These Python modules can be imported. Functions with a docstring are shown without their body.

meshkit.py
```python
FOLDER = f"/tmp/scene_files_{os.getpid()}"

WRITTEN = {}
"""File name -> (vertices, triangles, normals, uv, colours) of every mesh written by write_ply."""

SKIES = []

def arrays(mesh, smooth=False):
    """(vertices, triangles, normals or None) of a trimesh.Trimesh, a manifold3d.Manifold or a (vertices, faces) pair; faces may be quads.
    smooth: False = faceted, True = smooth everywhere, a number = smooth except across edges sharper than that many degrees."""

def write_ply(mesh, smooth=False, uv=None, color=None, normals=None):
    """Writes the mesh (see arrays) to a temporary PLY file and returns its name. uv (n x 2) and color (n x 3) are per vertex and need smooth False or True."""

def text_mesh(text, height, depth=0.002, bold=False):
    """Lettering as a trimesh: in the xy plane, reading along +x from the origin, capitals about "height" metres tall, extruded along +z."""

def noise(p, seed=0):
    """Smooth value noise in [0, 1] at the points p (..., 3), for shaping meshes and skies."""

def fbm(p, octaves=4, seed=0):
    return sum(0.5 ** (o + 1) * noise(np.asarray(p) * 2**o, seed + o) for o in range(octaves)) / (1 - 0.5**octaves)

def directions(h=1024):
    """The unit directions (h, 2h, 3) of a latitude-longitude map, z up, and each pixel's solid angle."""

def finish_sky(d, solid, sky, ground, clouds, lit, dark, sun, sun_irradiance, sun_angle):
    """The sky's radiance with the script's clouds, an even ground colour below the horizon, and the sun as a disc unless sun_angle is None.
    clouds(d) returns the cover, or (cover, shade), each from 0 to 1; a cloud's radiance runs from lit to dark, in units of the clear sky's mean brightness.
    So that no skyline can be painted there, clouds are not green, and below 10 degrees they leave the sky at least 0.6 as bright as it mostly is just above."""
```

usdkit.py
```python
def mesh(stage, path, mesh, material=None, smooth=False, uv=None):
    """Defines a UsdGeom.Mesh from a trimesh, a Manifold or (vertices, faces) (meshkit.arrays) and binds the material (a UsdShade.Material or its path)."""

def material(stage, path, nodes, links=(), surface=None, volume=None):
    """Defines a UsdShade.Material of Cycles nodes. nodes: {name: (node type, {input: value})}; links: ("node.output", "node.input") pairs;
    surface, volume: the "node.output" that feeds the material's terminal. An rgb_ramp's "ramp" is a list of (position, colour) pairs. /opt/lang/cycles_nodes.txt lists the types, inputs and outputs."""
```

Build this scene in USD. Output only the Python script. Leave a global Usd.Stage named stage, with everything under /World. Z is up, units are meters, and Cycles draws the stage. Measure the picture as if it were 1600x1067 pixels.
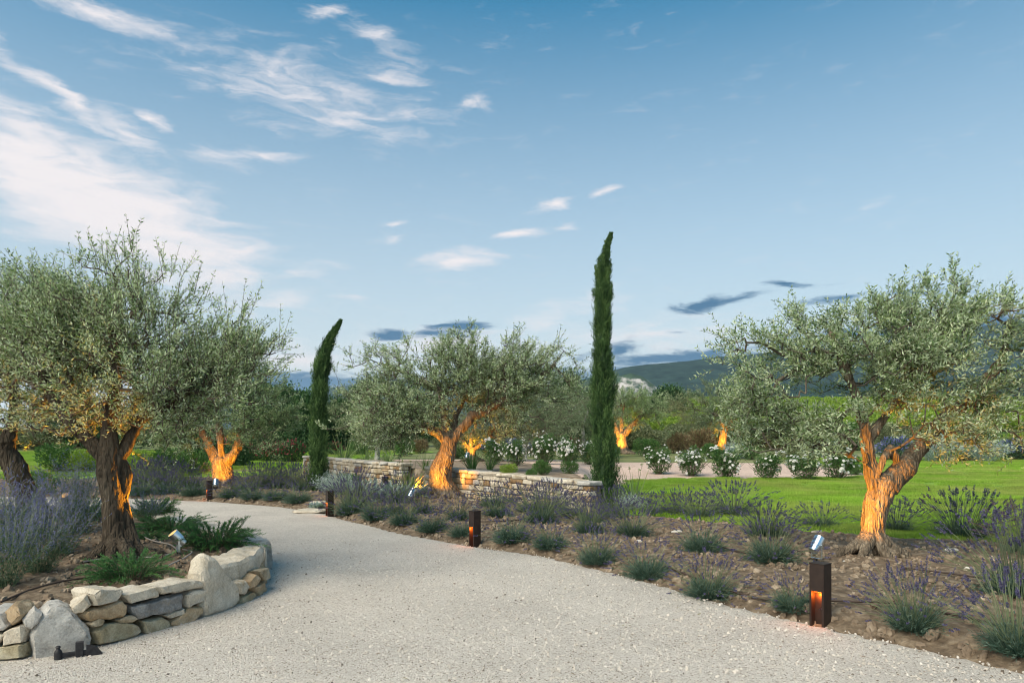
import math, numpy as np, trimesh, manifold3d, shapely, usdkit, meshkit
from scipy.spatial import cKDTree
from shapely.geometry import Polygon, LineString
from pxr import Usd, UsdGeom, UsdLux, UsdShade, Gf, Sdf, Vt

# ------------------------------------------------------------------ camera, sky, sun, exposure
stage = Usd.Stage.CreateInMemory()
UsdGeom.SetStageUpAxis(stage, 'Z')
F, CX, HZ, EYE = 1067.0, 800.0, 687.0, 1.55        # focal length and horizon measured on the photograph (1600 wide), eye height in metres
cam = UsdGeom.Camera.Define(stage, '/World/camera')
cam.AddTransformOp().Set(Gf.Matrix4d(1, 0, 0, 0, 0, 0, 1, 0, 0, -1, 0, 0, 0, 0, EYE, 1))
cam.CreateFocalLengthAttr(24.0)
cam.CreateHorizontalApertureAttr(36.0)
cam.CreateVerticalApertureOffsetAttr((HZ - 533.5) / 1600 * 36)
cam.CreateExposureAttr(1.80)
SUN_EL, SUN_AZ = math.radians(46), math.radians(-140)
SKY_STRENGTH = 0.05
sun = UsdLux.DistantLight.Define(stage, '/World/sun')
sun.CreateNormalizeAttr(True)
sun.CreateIntensityAttr(0.4)
sun.CreateAngleAttr(50)
sun.CreateColorAttr(Gf.Vec3f(1, .84, .66))
sun.AddRotateXYZOp().Set(Gf.Vec3f(90 - math.degrees(SUN_EL), 0, 180 - math.degrees(SUN_AZ)))
ORANGE = (1.0, 0.375, 0.016)


def mat(name, nodes, links=(), surface='p.BSDF', volume=None):
    return usdkit.material(stage, '/World/Looks/' + name, nodes, links, surface=surface, volume=volume)


def direction(px, py):
    x, z = (px - CX) / F, (HZ - py) / F
    return math.atan(x), math.atan(z / math.sqrt(1 + x * x))


# clouds: centre px, py, half sizes, tilt in degrees, cover
WHITE = [(150, 318, 290, 80, -20, 1.25), (40, 250, 170, 60, -12, 1.1), (330, 385, 120, 40, -10, 0.95), (110, 160, 190, 17, -27, .75), (210, 215, 75, 26, -25, .75),
         (480, 150, 250, 62, -6, .62), (520, 188, 90, 16, -4, .85), (430, 120, 160, 30, -8, .55), (600, 120, 130, 26, 6, .5), (145, 19, 90, 15, -3, .95), (500, 26, 46, 14, 14, .72),
         (590, 55, 80, 20, -8, .6), (745, 160, 46, 10, 0, .72), (250, 194, 28, 9, -8, .95), (345, 245, 60, 16, 5, .62), (420, 242, 45, 10, 0, .6), (865, 322, 60, 8, 8, .95), (955, 306, 26, 9, 12, .8),
         (810, 367, 64, 10, 5, .95), (712, 408, 75, 22, 4, .95), (880, 352, 30, 6, 0, .6), (625, 352, 28, 7, 5, .7), (850, 500, 70, 26, 0, .7), (450, 468, 60, 12, 0, .7), (545, 462, 40, 8, 0, .6),
         (480, 420, 60, 16, 10, .6), (1370, 320, 55, 18, 22, .38), (700, 540, 190, 40, 0, .75), (470, 560, 120, 30, 0, .8), (1010, 520, 260, 40, 0, .6), (620, 375, 40, 10, 0, .5), (930, 470, 60, 26, 0, .55)]
DARK = [(725, 505, 62, 13, 0, .95), (620, 520, 46, 13, 0, .9), (690, 524, 100, 14, -4, .75), (1128, 469, 82, 11, 4, 1.05), (1235, 444, 58, 7, 0, .6), (1300, 466, 70, 14, 5, .7), (1420, 455, 120, 16, 0, .6),
        (1060, 558, 190, 16, 3, .95), (920, 552, 60, 14, 10, .8), (470, 588, 150, 13, 0, .8), (700, 596, 300, 14, 0, .7), (1068, 516, 30, 6, 0, .55), (1300, 530, 200, 26, 0, .7), (1130, 585, 220, 13, 0, .9), (1010, 583, 260, 24, 0, 1.0), (450, 603, 170, 20, 0, 1.05), (700, 600, 260, 12, 0, .9), (1450, 520, 260, 22, 2, .9), (960, 548, 70, 20, 8, .8)]


def sky_material():
    n = {'tc': ('texture_coordinate', {}), 'sep': ('separate_xyz', {}), 'az': ('math', {'math_type': 'arctan2'}), 'el': ('math', {'math_type': 'arcsine'}), 'ae': ('combine_xyz', {}),
         'stretch': ('mapping', {'scale': (5, 17, 1), 'mapping_type': 'point'}), 'nw': ('noise_texture', {'scale': 1.0, 'detail': 5, 'roughness': .6}),
         'nc': ('vector_math', {'vector2': (.5, .5, .5)  , 'math_type': 'subtract'}), 'ns': ('vector_math', {'math_type': 'multiply', 'vector2': (.13, .045, 0)}), 'warp': ('vector_math', {'math_type': 'add'}),
         'st2': ('mapping', {'scale': (14, 60, 1), 'mapping_type': 'point'}), 'nf': ('noise_texture', {'scale': 1.0, 'detail': 7, 'roughness': .62, 'distortion': .4}),
         'sky': ('sky_texture', {'sky_type': 'single_scattering', 'sun_disc': False, 'sun_elevation': SUN_EL, 'sun_rotation': SUN_AZ, 'air_density': 1.0, 'aerosol_density': .6, 'ozone_density': 2.0}),
         'bg': ('background_shader', {'strength': SKY_STRENGTH})}
    l = [('tc.generated', 'sep.vector'), ('sep.x', 'az.value1'), ('sep.y', 'az.value2'), ('sep.z', 'el.value1'), ('az.value', 'ae.x'), ('el.value', 'ae.y'),
         ('ae.vector', 'stretch.vector'), ('stretch.vector', 'nw.vector'), ('nw.color', 'nc.vector1'), ('nc.vector', 'ns.vector1'), ('ae.vector', 'warp.vector1'), ('ns.vector', 'warp.vector2'),
         ('warp.vector', 'st2.vector'), ('st2.vector', 'nf.vector')]

    def cover(tag, clouds, gain, off):
        last = None
        for i, (px, py, rx, ry, tilt, amount) in enumerate(clouds):
            a, e = direction(px, py)
            k = f'{tag}{i}'
            n[k + 'm'] = ('mapping', {'mapping_type': 'texture', 'location': (a, e, 0), 'rotation': (0, 0, math.radians(tilt)), 'scale': (rx / F, ry / F, 1)})
            n[k + 'l'] = ('vector_math', {'math_type': 'length'})
            n[k + 'r'] = ('map_range', {'from_min': 1.25, 'from_max': 0.0, 'to_min': 0.0, 'to_max': amount, 'clamp': True})
            l.extend([('warp.vector', k + 'm.vector'), (k + 'm.vector', k + 'l.vector1'), (k + 'l.value', k + 'r.value')])
            if last:
                n[k + 'x'] = ('math', {'math_type': 'smoothmax', 'value3': .05})
                l.extend([(last, k + 'x.value1'), (k + 'r.result', k + 'x.value2')])
                last = k + 'x.value'
            else:
                last = k + 'r.result'
        n[tag + 'n'] = ('math', {'math_type': 'multiply_add', 'value2': 1.5, 'value3': -.78})
        n[tag + 'a'] = ('math', {'math_type': 'add'})
        n[tag + 'c'] = ('map_range', {'range_type': 'smoothstep', 'from_min': off, 'from_max': off + gain, 'clamp': True})
        l.extend([('nf.fac', tag + 'n.value1'), (last, tag + 'a.value1'), (tag + 'n.value', tag + 'a.value2'), (tag + 'a.value', tag + 'c.value')])
        return tag + 'c.result'
    w = cover('white', WHITE, .95, .08)
    d = cover('dark', DARK, .5, .22)
    # thin veil of cloud that thickens towards the horizon, all the way round
    n['veil'] = ('map_range', {'from_min': .60, 'from_max': .06, 'to_min': 0, 'to_max': .95, 'clamp': True, 'range_type': 'linear'})
    n['tint'] = ('mix_color', {'blend_type': 'multiply', 'fac': 1.0, 'b': SKY_TINT})
    n['m1'] = ('mix_color', {'b': VEIL})
    n['m2'] = ('mix_color', {'b': CLOUD_LIT})
    n['m3'] = ('mix_color', {'b': CLOUD_DARK})
    for k in ('m1', 'm2', 'm3', 'tint'):
        n[k][1]['use_clamp'] = False
    l += [('sky.color', 'tint.a'), ('el.value', 'veil.value'), ('tint.result', 'm1.a'), ('veil.result', 'm1.fac'), ('m1.result', 'm2.a'), (w, 'm2.fac'), ('m2.result', 'm3.a'), (d, 'm3.fac'), ('m3.result', 'bg.color')]
    return mat('sky_look', n, l, surface='bg.background')


SKY_TINT, VEIL, CLOUD_LIT, CLOUD_DARK = (.04, .77, .86), (4.5, 4.6, 4.7), (5.4, 5.1, 5.15), (.33, 1.0, 1.85)
sky = UsdLux.DomeLight.Define(stage, '/World/sky')
UsdShade.MaterialBindingAPI.Apply(sky.GetPrim()).Bind(sky_material())
sky.GetPrim().SetCustomDataByKey('kind', 'structure')

# ------------------------------------------------------------------ helpers
taken = {}


def numbered(parent, name):
    k = (str(parent), name)
    taken[k] = taken.get(k, -1) + 1
    return name if taken[k] == 0 else f'{name}_{taken[k]:03d}'


def path_of(parent):
    return '/World' if parent is None else str(parent.GetPath())


def data(prim, **kw):
    for k, v in kw.items():
        if v:
            prim.SetCustomDataByKey('category' if k == 'cat' else k, v)
    return prim


def thing(name, label, cat, loc=(0, 0, 0), rz=0.0, group=None, scale=1.0):
    x = UsdGeom.Xform.Define(stage, '/World/' + numbered('/World', name))
    x.AddTranslateOp().Set(Gf.Vec3d(*map(float, loc)))
    if rz:
        x.AddRotateZOp().Set(math.degrees(rz))
    s = (scale,) * 3 if np.ndim(scale) == 0 else scale
    if tuple(s) != (1, 1, 1) and tuple(s) != (1.0, 1.0, 1.0):
        x.AddScaleOp().Set(Gf.Vec3f(*map(float, s)))
    return data(x.GetPrim(), label=label, cat=cat, group=group)


def obj(name, mesh, material, parent=None, smooth=False, tint=None, **kw):
    p = path_of(parent)
    m = usdkit.mesh(stage, p + '/' + numbered(p, name), mesh, material, smooth)
    if tint is not None:
        UsdGeom.PrimvarsAPI(m).CreatePrimvar('tint', Sdf.ValueTypeNames.FloatArray, 'vertex').Set(Vt.FloatArray.FromNumpy(np.asarray(tint, np.float32)))
    return data(m.GetPrim(), **kw)


def copy(root, loc, rz=0.0, label=None, scale=1.0, group=None, name=None):
    was = root.GetCustomData()
    r = thing(name or root.GetName().rstrip('0123456789').rstrip('_'), label or was['label'], was['category'], loc, rz, group or was.get('group'), scale)
    r.GetReferences().AddInternalReference(root.GetPath())
    r.SetInstanceable(True)
    return r


def kind_of_plant(build):
    """The first of each variant is built with its parts; the others reference it."""
    store = {}

    def place(variant, loc, rz, scale, name, label, cat, group=None):
        if variant not in store:
            store[variant] = root = thing(name, label, cat, loc, rz, group, scale)
            build(root, variant)
            return root
        return copy(store[variant], loc, rz, label, scale, group, name)
    return place


def scatter(name, proto, material, pos, rot, scale, label=None, cat=None, parent=None, smooth=False, tint=None, index=None, kind='stuff'):
    """A PointInstancer: proto is one mesh or a list of them; rot holds angles about z or full quaternions (w, x, y, z)."""
    p = path_of(parent)
    pi = UsdGeom.PointInstancer.Define(stage, p + '/' + numbered(p, name))
    base = str(pi.GetPath())
    protos = proto if isinstance(proto, list) else [proto]
    tints = tint if isinstance(tint, list) else [tint] * len(protos)
    for i, m in enumerate(protos):
        g = usdkit.mesh(stage, f'{base}/piece_{i:03d}', m, material, smooth)
        if tints[i] is not None:
            UsdGeom.PrimvarsAPI(g).CreatePrimvar('tint', Sdf.ValueTypeNames.FloatArray, 'vertex').Set(Vt.FloatArray.FromNumpy(np.asarray(tints[i], np.float32)))
        pi.GetPrototypesRel().AddTarget(g.GetPath())
    n = len(pos)
    pi.CreatePositionsAttr(Vt.Vec3fArray.FromNumpy(np.asarray(pos, np.float32)))
    rot = np.asarray(rot, float)
    q = rot if rot.ndim == 2 else np.stack([np.cos(rot / 2), 0 * rot, 0 * rot, np.sin(rot / 2)], 1)
    q = q / np.linalg.norm(q, axis=1, keepdims=True)
    pi.CreateOrientationsAttr(Vt.QuathArray([Gf.Quath(float(a), float(b), float(c), float(d)) for a, b, c, d in q]))
    s = np.asarray(scale, np.float32)
    pi.CreateScalesAttr(Vt.Vec3fArray.FromNumpy(np.ascontiguousarray(np.repeat(s[:, None], 3, 1) if s.ndim == 1 else s)))
    pi.CreateProtoIndicesAttr(Vt.IntArray.FromNumpy(np.asarray(index if index is not None else np.arange(n) % len(protos), np.int32)))
    return data(pi.GetPrim(), label=label, cat=cat, kind=kind)


def unit(v):
    v = np.asarray(v, float)
    return v / np.maximum(np.linalg.norm(v, axis=-1, keepdims=True), 1e-9)


class Soup:
    """Collects vertices, triangles and a tint per vertex."""

    def __init__(self):
        self.v, self.f, self.t, self.n = [], [], [], 0

    def add(self, v, f, tint=0.5):
        v = np.asarray(v, float).reshape(-1, 3)
        self.v.append(v)
        self.f.append(np.asarray(f, int) + self.n)
        self.t.append(np.broadcast_to(np.asarray(tint, float), (len(v),)))
        self.n += len(v)
        return self

    def mesh(self):
        return np.vstack(self.v), np.vstack(self.f)

    def tint(self):
        return np.concatenate(self.t)

    def leaves(self, p, d, length, width, tint, rng, fold=.25, up=None, at=.45):
        """Folded pointed leaves: base p, direction d; two triangles that share the midrib."""
        p, d = np.asarray(p, float), unit(d)
        n = len(p)
        length, width, tint = (np.broadcast_to(np.asarray(x, float), (n,)) for x in (length, width, tint))
        r = unit(rng.normal(size=(n, 3)) + (0 if up is None else np.asarray(up) * 2))
        side = unit(np.cross(d, r))
        nor = np.cross(side, d)
        mid = p + d * (length * at)[:, None] + nor * (width * fold)[:, None]
        v = np.stack([p, mid - side * (width / 2)[:, None], p + d * length[:, None], mid + side * (width / 2)[:, None]], 1)
        k = np.arange(n)[:, None] * 4
        f = np.vstack([k + [0, 1, 2], k + [0, 2, 3]])
        return self.add(v, f, np.repeat(tint, 4))

    def ribbons(self, p, d, length, width, droop, tint, rng, seg=3):
        """Arching strap leaves: seg quads each, tapering to a point."""
        p, d = np.asarray(p, float), unit(d)
        n = len(p)
        length, width, droop, tint = (np.broadcast_to(np.asarray(x, float), (n,)) for x in (length, width, droop, tint))
        side = unit(np.cross(d, unit(rng.normal(size=(n, 3)) * .4 + np.array([0, 0, 1.0]))))
        rows = []
        for i in range(seg + 1):
            t = i / seg
            c = p + d * (length * t)[:, None] - np.array([0, 0, 1.0]) * (droop * length * t * t)[:, None]
            w = (width * .5 * (1 - t) ** .6)[:, None] * side
            rows += [c - w, c + w]
        v = np.stack(rows, 1)
        k = np.arange(n)[:, None] * (2 * seg + 2)
        f = np.vstack([np.vstack([k + [2 * i, 2 * i + 1, 2 * i + 3], k + [2 * i, 2 * i + 3, 2 * i + 2]]) for i in range(seg)])
        return self.add(v, f, np.repeat(tint, 2 * seg + 2))

    def sticks(self, a, b, ra, rb, sides=3, tint=.5):
        """Tapered sticks from a to b."""
        a, b = np.asarray(a, float), np.asarray(b, float)
        n = len(a)
        ra, rb = (np.broadcast_to(np.asarray(x, float), (n,)) for x in (ra, rb))
        t = unit(b - a)
        u = unit(np.cross(t, np.where(np.abs(t[:, 2:]) < .9, [0, 0, 1.0], [1.0, 0, 0])))
        w = np.cross(t, u)
        an = np.arange(sides) * 2 * np.pi / sides
        ring = np.cos(an)[None, :, None] * u[:, None] + np.sin(an)[None, :, None] * w[:, None]
        v = np.concatenate([a[:, None] + ring * ra[:, None, None], b[:, None] + ring * rb[:, None, None]], 1)
        k = np.arange(n)[:, None] * 2 * sides
        f = []
        for i in range(sides):
            j = (i + 1) % sides
            f += [k + [i, j, sides + j], k + [i, sides + j, sides + i]]
        return self.add(v, np.vstack(f), np.repeat(np.broadcast_to(tint, (n,)), 2 * sides))


def tube(points, radius, sides=8):
    p = np.asarray(points, float)
    t = unit(np.gradient(p, axis=0))
    u = unit(np.cross(t, [0.13, .2, 1.0]))
    w = np.cross(t, u)
    an = np.arange(sides) * 2 * np.pi / sides
    r = np.broadcast_to(radius, (len(p),))
    v = p[:, None] + r[:, None, None] * (np.cos(an)[None, :, None] * u[:, None] + np.sin(an)[None, :, None] * w[:, None])
    i, j = np.meshgrid(np.arange(len(p) - 1), np.arange(sides), indexing='ij')
    q = np.stack([i * sides + j, i * sides + (j + 1) % sides, (i + 1) * sides + (j + 1) % sides, (i + 1) * sides + j], -1).reshape(-1, 4)
    e = (len(p) - 1) * sides
    caps = [[0, k + 1, k] for k in range(1, sides - 1)] + [[e, e + k, e + k + 1] for k in range(1, sides - 1)]
    return v.reshape(-1, 3), np.vstack([q[:, [0, 1, 2]], q[:, [0, 2, 3]], caps])


def spline(points, n):
    p = np.asarray(points, float)
    d = np.r_[0, np.cumsum(np.linalg.norm(np.diff(p, axis=0), axis=1))]
    from scipy.interpolate import PchipInterpolator
    return PchipInterpolator(d, p)(np.linspace(0, d[-1], n))


def box(lx, ly, lz, c=(0, 0, 0), bevel=0.0):
    if bevel:
        h = np.array([lx, ly, lz]) / 2
        pts = []
        for s in np.ndindex(2, 2, 2):
            s = np.array(s) * 2 - 1
            for k in range(3):
                q = h - bevel
                q[k] = h[k]
                pts.append(s * q)
        m = trimesh.convex.convex_hull(np.array(pts))
    else:
        m = trimesh.creation.box([lx, ly, lz])
    m.apply_translation(c)
    return m


def joined(*ms):
    return trimesh.util.concatenate(list(ms))


def spin(m, axis, angle, c=(0, 0, 0)):
    m = m.copy()
    m.apply_transform(trimesh.transformations.rotation_matrix(angle, axis, c))
    return m


# ------------------------------------------------------------------ the lie of the land (metres; the camera stands at the origin looking along +y)
def step(x, a, b):
    t = np.clip((np.asarray(x, float) - a) / (b - a), 0, 1)
    return t * t * (3 - 2 * t)


def flat(px, py, z=0.0):
    y = (EYE - z) * F / (py - HZ)
    return ((px - CX) / F * y, y)


ISLAND = [(-9, 4.4), (-6, 4.62), (-4.3, 4.76), (-3.75, 4.82), (-3.44, 4.86), (-3.15, 5.09), (-2.98, 5.46), (-2.72, 6.01), (-2.6, 6.49), (-2.54, 6.85), (-2.6, 7.3), (-2.85, 7.95), (-3.6, 9.0), (-5, 10.5),
          (-6.3, 12.3), (-8, 13), (-14, 13.2), (-14, 4.4)]
EDGE = [flat(*p) for p in [(1620, 1052), (1500, 1025), (1280, 977), (1140, 945), (1000, 905), (850, 868), (740, 853), (620, 832), (540, 812), (500, 800), (440, 791), (330, 783), (200, 778), (0, 775)]]
WALL_A = [(1.55, 13.55), (.4, 14.9), (-1.1, 16.5), (-2.25, 17.75)]                 # right-hand garden wall, front face
WALL_B = [(-3.05, 18.9), (-4.6, 20.6), (-6.0, 22.3), (-7.35, 24.0)]               # left-hand garden wall
TERRACE = Polygon([(1.55, 13.7), (.4, 15.05), (-1.1, 16.65), (-2.2, 17.9), (-2.9, 18.95), (-4.5, 20.75), (-5.9, 22.45), (-7.2, 24.1), (-8, 29), (3.6, 29), (3.0, 20), (2.2, 15.5)])
BED = Polygon([(9, 3.2)] + EDGE + [(-22, 23), (-7.6, 24.6)] + WALL_B[::-1] + WALL_A[::-1] + [(1.9, 13.4), (3.0, 12.9), (4.6, 11.6), (6.2, 10.45), (7.7, 10.15), (12, 9.7), (12, 3.2)])
ISLAND_P = Polygon(ISLAND)
PATH = Polygon([(7, -3)] + EDGE[:1] + EDGE + [(-40, 19.2), (-40, -3)])
DECK = Polygon([(1.5, 15.2), (3.4, 20.6), (6, 21.2), (11.6, 22.0), (12.2, 24.5), (11.0, 28.5), (1, 29.5), (-5, 29), (-5, 27), (0, 26.2), (1.2, 21)])


def sdf(poly, x, y):
    pts = shapely.points(x, y)
    d = shapely.distance(pts, poly.boundary)
    return np.where(shapely.contains(poly, pts), d, -d)


for _p in (BED, ISLAND_P, PATH, DECK, TERRACE):
    shapely.prepare(_p)
    shapely.prepare(_p.boundary)


def land(x, y):
    x, y = np.asarray(x, float), np.asarray(y, float)
    right = step(x, -3.5, 1.0)
    low = np.interp(y, [0, 11, 14, 21, 27, 40, 70, 120, 300, 900], [0, 0, .08, .33, .55, .75, 1.2, 2.0, 2.5, 2.5])
    z = low * np.where(y < 25, np.maximum(right, step(y, 19, 30)), 1.0)
    z = z + 6.0 * step(y, 55, 130) * step(x / np.maximum(y, 1), -.02, .2)
    t = sdf(TERRACE, x, y)
    w = .22 + 1.6 * step(x, 1.2, 3.0) + 1.0 * step(y, 24, 28)
    return z + np.maximum(.74 - z, 0) * step(t, 0, w)


def bed_z(x, y):
    d = sdf(BED, x, y)
    return land(x, y) - .07 + .16 * step(d, -.15, .55)


def island_z(x, y):
    d = sdf(ISLAND_P, x, y)
    return -.1 + .385 * step(d, .06, .2) + .05 * step(d, .3, 1.6)


def ground(x, y):
    return np.maximum(np.maximum(land(x, y), bed_z(x, y)), island_z(x, y))


_Y = np.geomspace(3.2, 160, 900)


def at(px, py, lift=0.0):
    """Where the line of sight through a pixel of the photograph meets the land."""
    x, z = (px - CX) / F * _Y, EYE + (HZ - py) / F * _Y
    below = z <= ground(x, _Y)
    i = int(np.argmax(below)) if below.any() else len(_Y) - 1
    y = np.linspace(_Y[max(i - 1, 0)], _Y[i], 24)
    x = (px - CX) / F * y
    k = int(np.argmax(EYE + (HZ - py) / F * y <= ground(x, y))) if below.any() else -1
    return np.array([x[k], y[k], float(ground(x[k:k + 1] if k >= 0 else x[-1:], y[k:k + 1] if k >= 0 else y[-1:])[0]) + lift])


def on(px, y):
    """The ground below the pixel column px at distance y."""
    x = (px - CX) / F * y
    return np.array([x, y, float(ground(np.array([x]), np.array([y]))[0])])


def sheet(poly, res, z, margin=.0, y_max=None):
    x0, y0, x1, y1 = poly.bounds
    xs, ys = np.arange(x0 - res, x1 + 2 * res, res), np.arange(y0 - res, min(y1, y_max or 1e9) + 2 * res, res)
    gx, gy = np.meshgrid(xs, ys)
    d = sdf(poly, gx.ravel(), gy.ravel())
    v = np.stack([gx.ravel(), gy.ravel(), z(gx.ravel(), gy.ravel(), d)], 1)
    i, j = np.meshgrid(np.arange(len(ys) - 1), np.arange(len(xs) - 1), indexing='ij')
    a = (i * len(xs) + j).ravel()
    q = np.stack([a, a + 1, a + len(xs) + 1, a + len(xs)], 1)
    q = q[(d[q] > -margin).all(1)]
    used, inv = np.unique(q, return_inverse=True)
    return v[used], inv.reshape(-1, 4)


# ------------------------------------------------------------------ materials
def grainy(name, ramp, scale, rough=.85, bump=.3, dist=.02, detail=6, stretch=(1, 1, 1), space='geometry.position', more=None, spec=.3):
    """Noise through a colour ramp, with the same noise as relief."""
    node, out = space.split('.')
    n = {'pos': (node, {}), 'map': ('mapping', {'scale': stretch}), 'no': ('noise_texture', {'scale': scale, 'detail': detail, 'roughness': .62}), 'ra': ('rgb_ramp', {'ramp': ramp}),
         'bu': ('bump', {'strength': bump, 'distance': dist}), 'p': ('principled_bsdf', {'roughness': rough, 'specular_ior_level': spec})}
    l = [(f'pos.{out}', 'map.vector'), ('map.vector', 'no.vector'), ('no.fac', 'ra.fac'), ('ra.color', 'p.base_color'), ('no.fac', 'bu.height'), ('bu.normal', 'p.normal')]
    return mat(name, n, l)


def leafy(name, ramp, back=None, translucent=.3, rough=.5, glow=(1.0, 1.1, .6), spec=.35):
    """Leaves coloured by their own tint, paler beneath where back is given, letting some light through."""
    n = {'ti': ('attribute', {'attribute': 'tint'}), 'ra': ('rgb_ramp', {'ramp': ramp}), 'p': ('principled_bsdf', {'roughness': rough, 'specular_ior_level': spec}),
         'tr': ('translucent_bsdf', {}), 'tc': ('mix_color', {'blend_type': 'multiply', 'fac': 1.0, 'b': glow}), 'm': ('mix_closure', {'fac': translucent})}
    l = [('ti.fac', 'ra.fac'), ('tc.result', 'tr.color'), ('p.BSDF', 'm.closure1'), ('tr.BSDF', 'm.closure2')]
    src = 'ra.color'
    if back is not None:
        n['ge'] = ('geometry', {})
        n['bk'] = ('mix_color', {'b': back})
        n['bf'] = ('math', {'math_type': 'multiply', 'value2': .75})
        l += [('ge.backfacing', 'bf.value1'), ('bf.value', 'bk.fac'), ('ra.color', 'bk.a')]
        src = 'bk.result'
    l += [(src, 'p.base_color'), (src, 'tc.a')]
    return mat(name, n, l, surface='m.closure')


def plain(name, color, rough=.5, metal=0.0, spec=.5, **kw):
    return mat(name, {'p': ('principled_bsdf', {'base_color': color, 'roughness': rough, 'metallic': metal, 'specular_ior_level': spec, **kw})})


M = {}
M['olive'] = leafy('olive_leaf', [(0, (.03, .07, .02)), (.35, (.13, .21, .072)), (.7, (.33, .42, .195)), (1, (.62, .68, .46))], back=(.50, .58, .41), translucent=.24, rough=.36)
M['olive_far'] = leafy('far_olive_leaf', [(0, (.08, .13, .06)), (.5, (.19, .26, .14)), (1, (.36, .42, .28))], translucent=.3)
M['olive_pale'] = leafy('pale_olive_leaf', [(0, (.08, .14, .05)), (.5, (.24, .34, .15)), (1, (.50, .58, .38))], translucent=.3)
M['cypress'] = leafy('cypress_leaf', [(0, (.014, .04, .014)), (.5, (.05, .11, .03)), (1, (.15, .25, .075))], translucent=.12, rough=.6)
M['pine'] = leafy('dark_tree_leaf', [(0, (.015, .045, .015)), (.5, (.035, .09, .03)), (1, (.075, .16, .05))], translucent=.2, rough=.6)
M['green'] = leafy('shrub_leaf', [(0, (.03, .075, .02)), (.5, (.07, .16, .04)), (1, (.15, .27, .08))], translucent=.3)
M['lime'] = leafy('lime_leaf', [(0, (.12, .20, .03)), (.5, (.22, .33, .05)), (1, (.34, .43, .09))], translucent=.35)
M['juniper'] = leafy('juniper_leaf', [(0, (.016, .06, .018)), (.5, (.045, .14, .04)), (1, (.12, .27, .075))], translucent=.15)
M['lavleaf'] = leafy('lavender_leaf', [(0, (.02, .048, .034)), (.5, (.055, .11, .08)), (1, (.15, .21, .16))], translucent=.2, rough=.6)
M['lavstem'] = leafy('lavender_stem', [(0, (.10, .14, .07)), (1, (.20, .24, .13))], translucent=.2)
M['lavender'] = leafy('lavender_bloom', [(0, (.045, .042, .09)), (.5, (.09, .082, .165)), (1, (.18, .165, .29))], translucent=.2, glow=(1, 1, 1))
M['sage'] = leafy('sage_bloom', [(0, (.08, .09, .26)), (.5, (.16, .17, .40)), (1, (.30, .31, .56))], translucent=.3, glow=(1, 1, 1))
M['sageleaf'] = leafy('sage_leaf', [(0, (.025, .06, .03)), (.5, (.06, .125, .07)), (1, (.17, .24, .16))], translucent=.25)
M['silver'] = leafy('silver_leaf', [(0, (.22, .30, .28)), (.5, (.34, .42, .41)), (1, (.5, .56, .55))], translucent=.2, rough=.7)
M['strap'] = leafy('strap_leaf', [(0, (.09, .17, .05)), (.5, (.2, .3, .1)), (1, (.46, .5, .25))], translucent=.35)
M['petal'] = leafy('white_petal', [(0, (.72, .72, .66)), (1, (.88, .88, .86))], translucent=.3, glow=(1, 1, 1))
M['red'] = leafy('red_petal', [(0, (.16, .02, .03)), (1, (.42, .10, .12))], translucent=.3, glow=(1, .6, .6))
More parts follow.
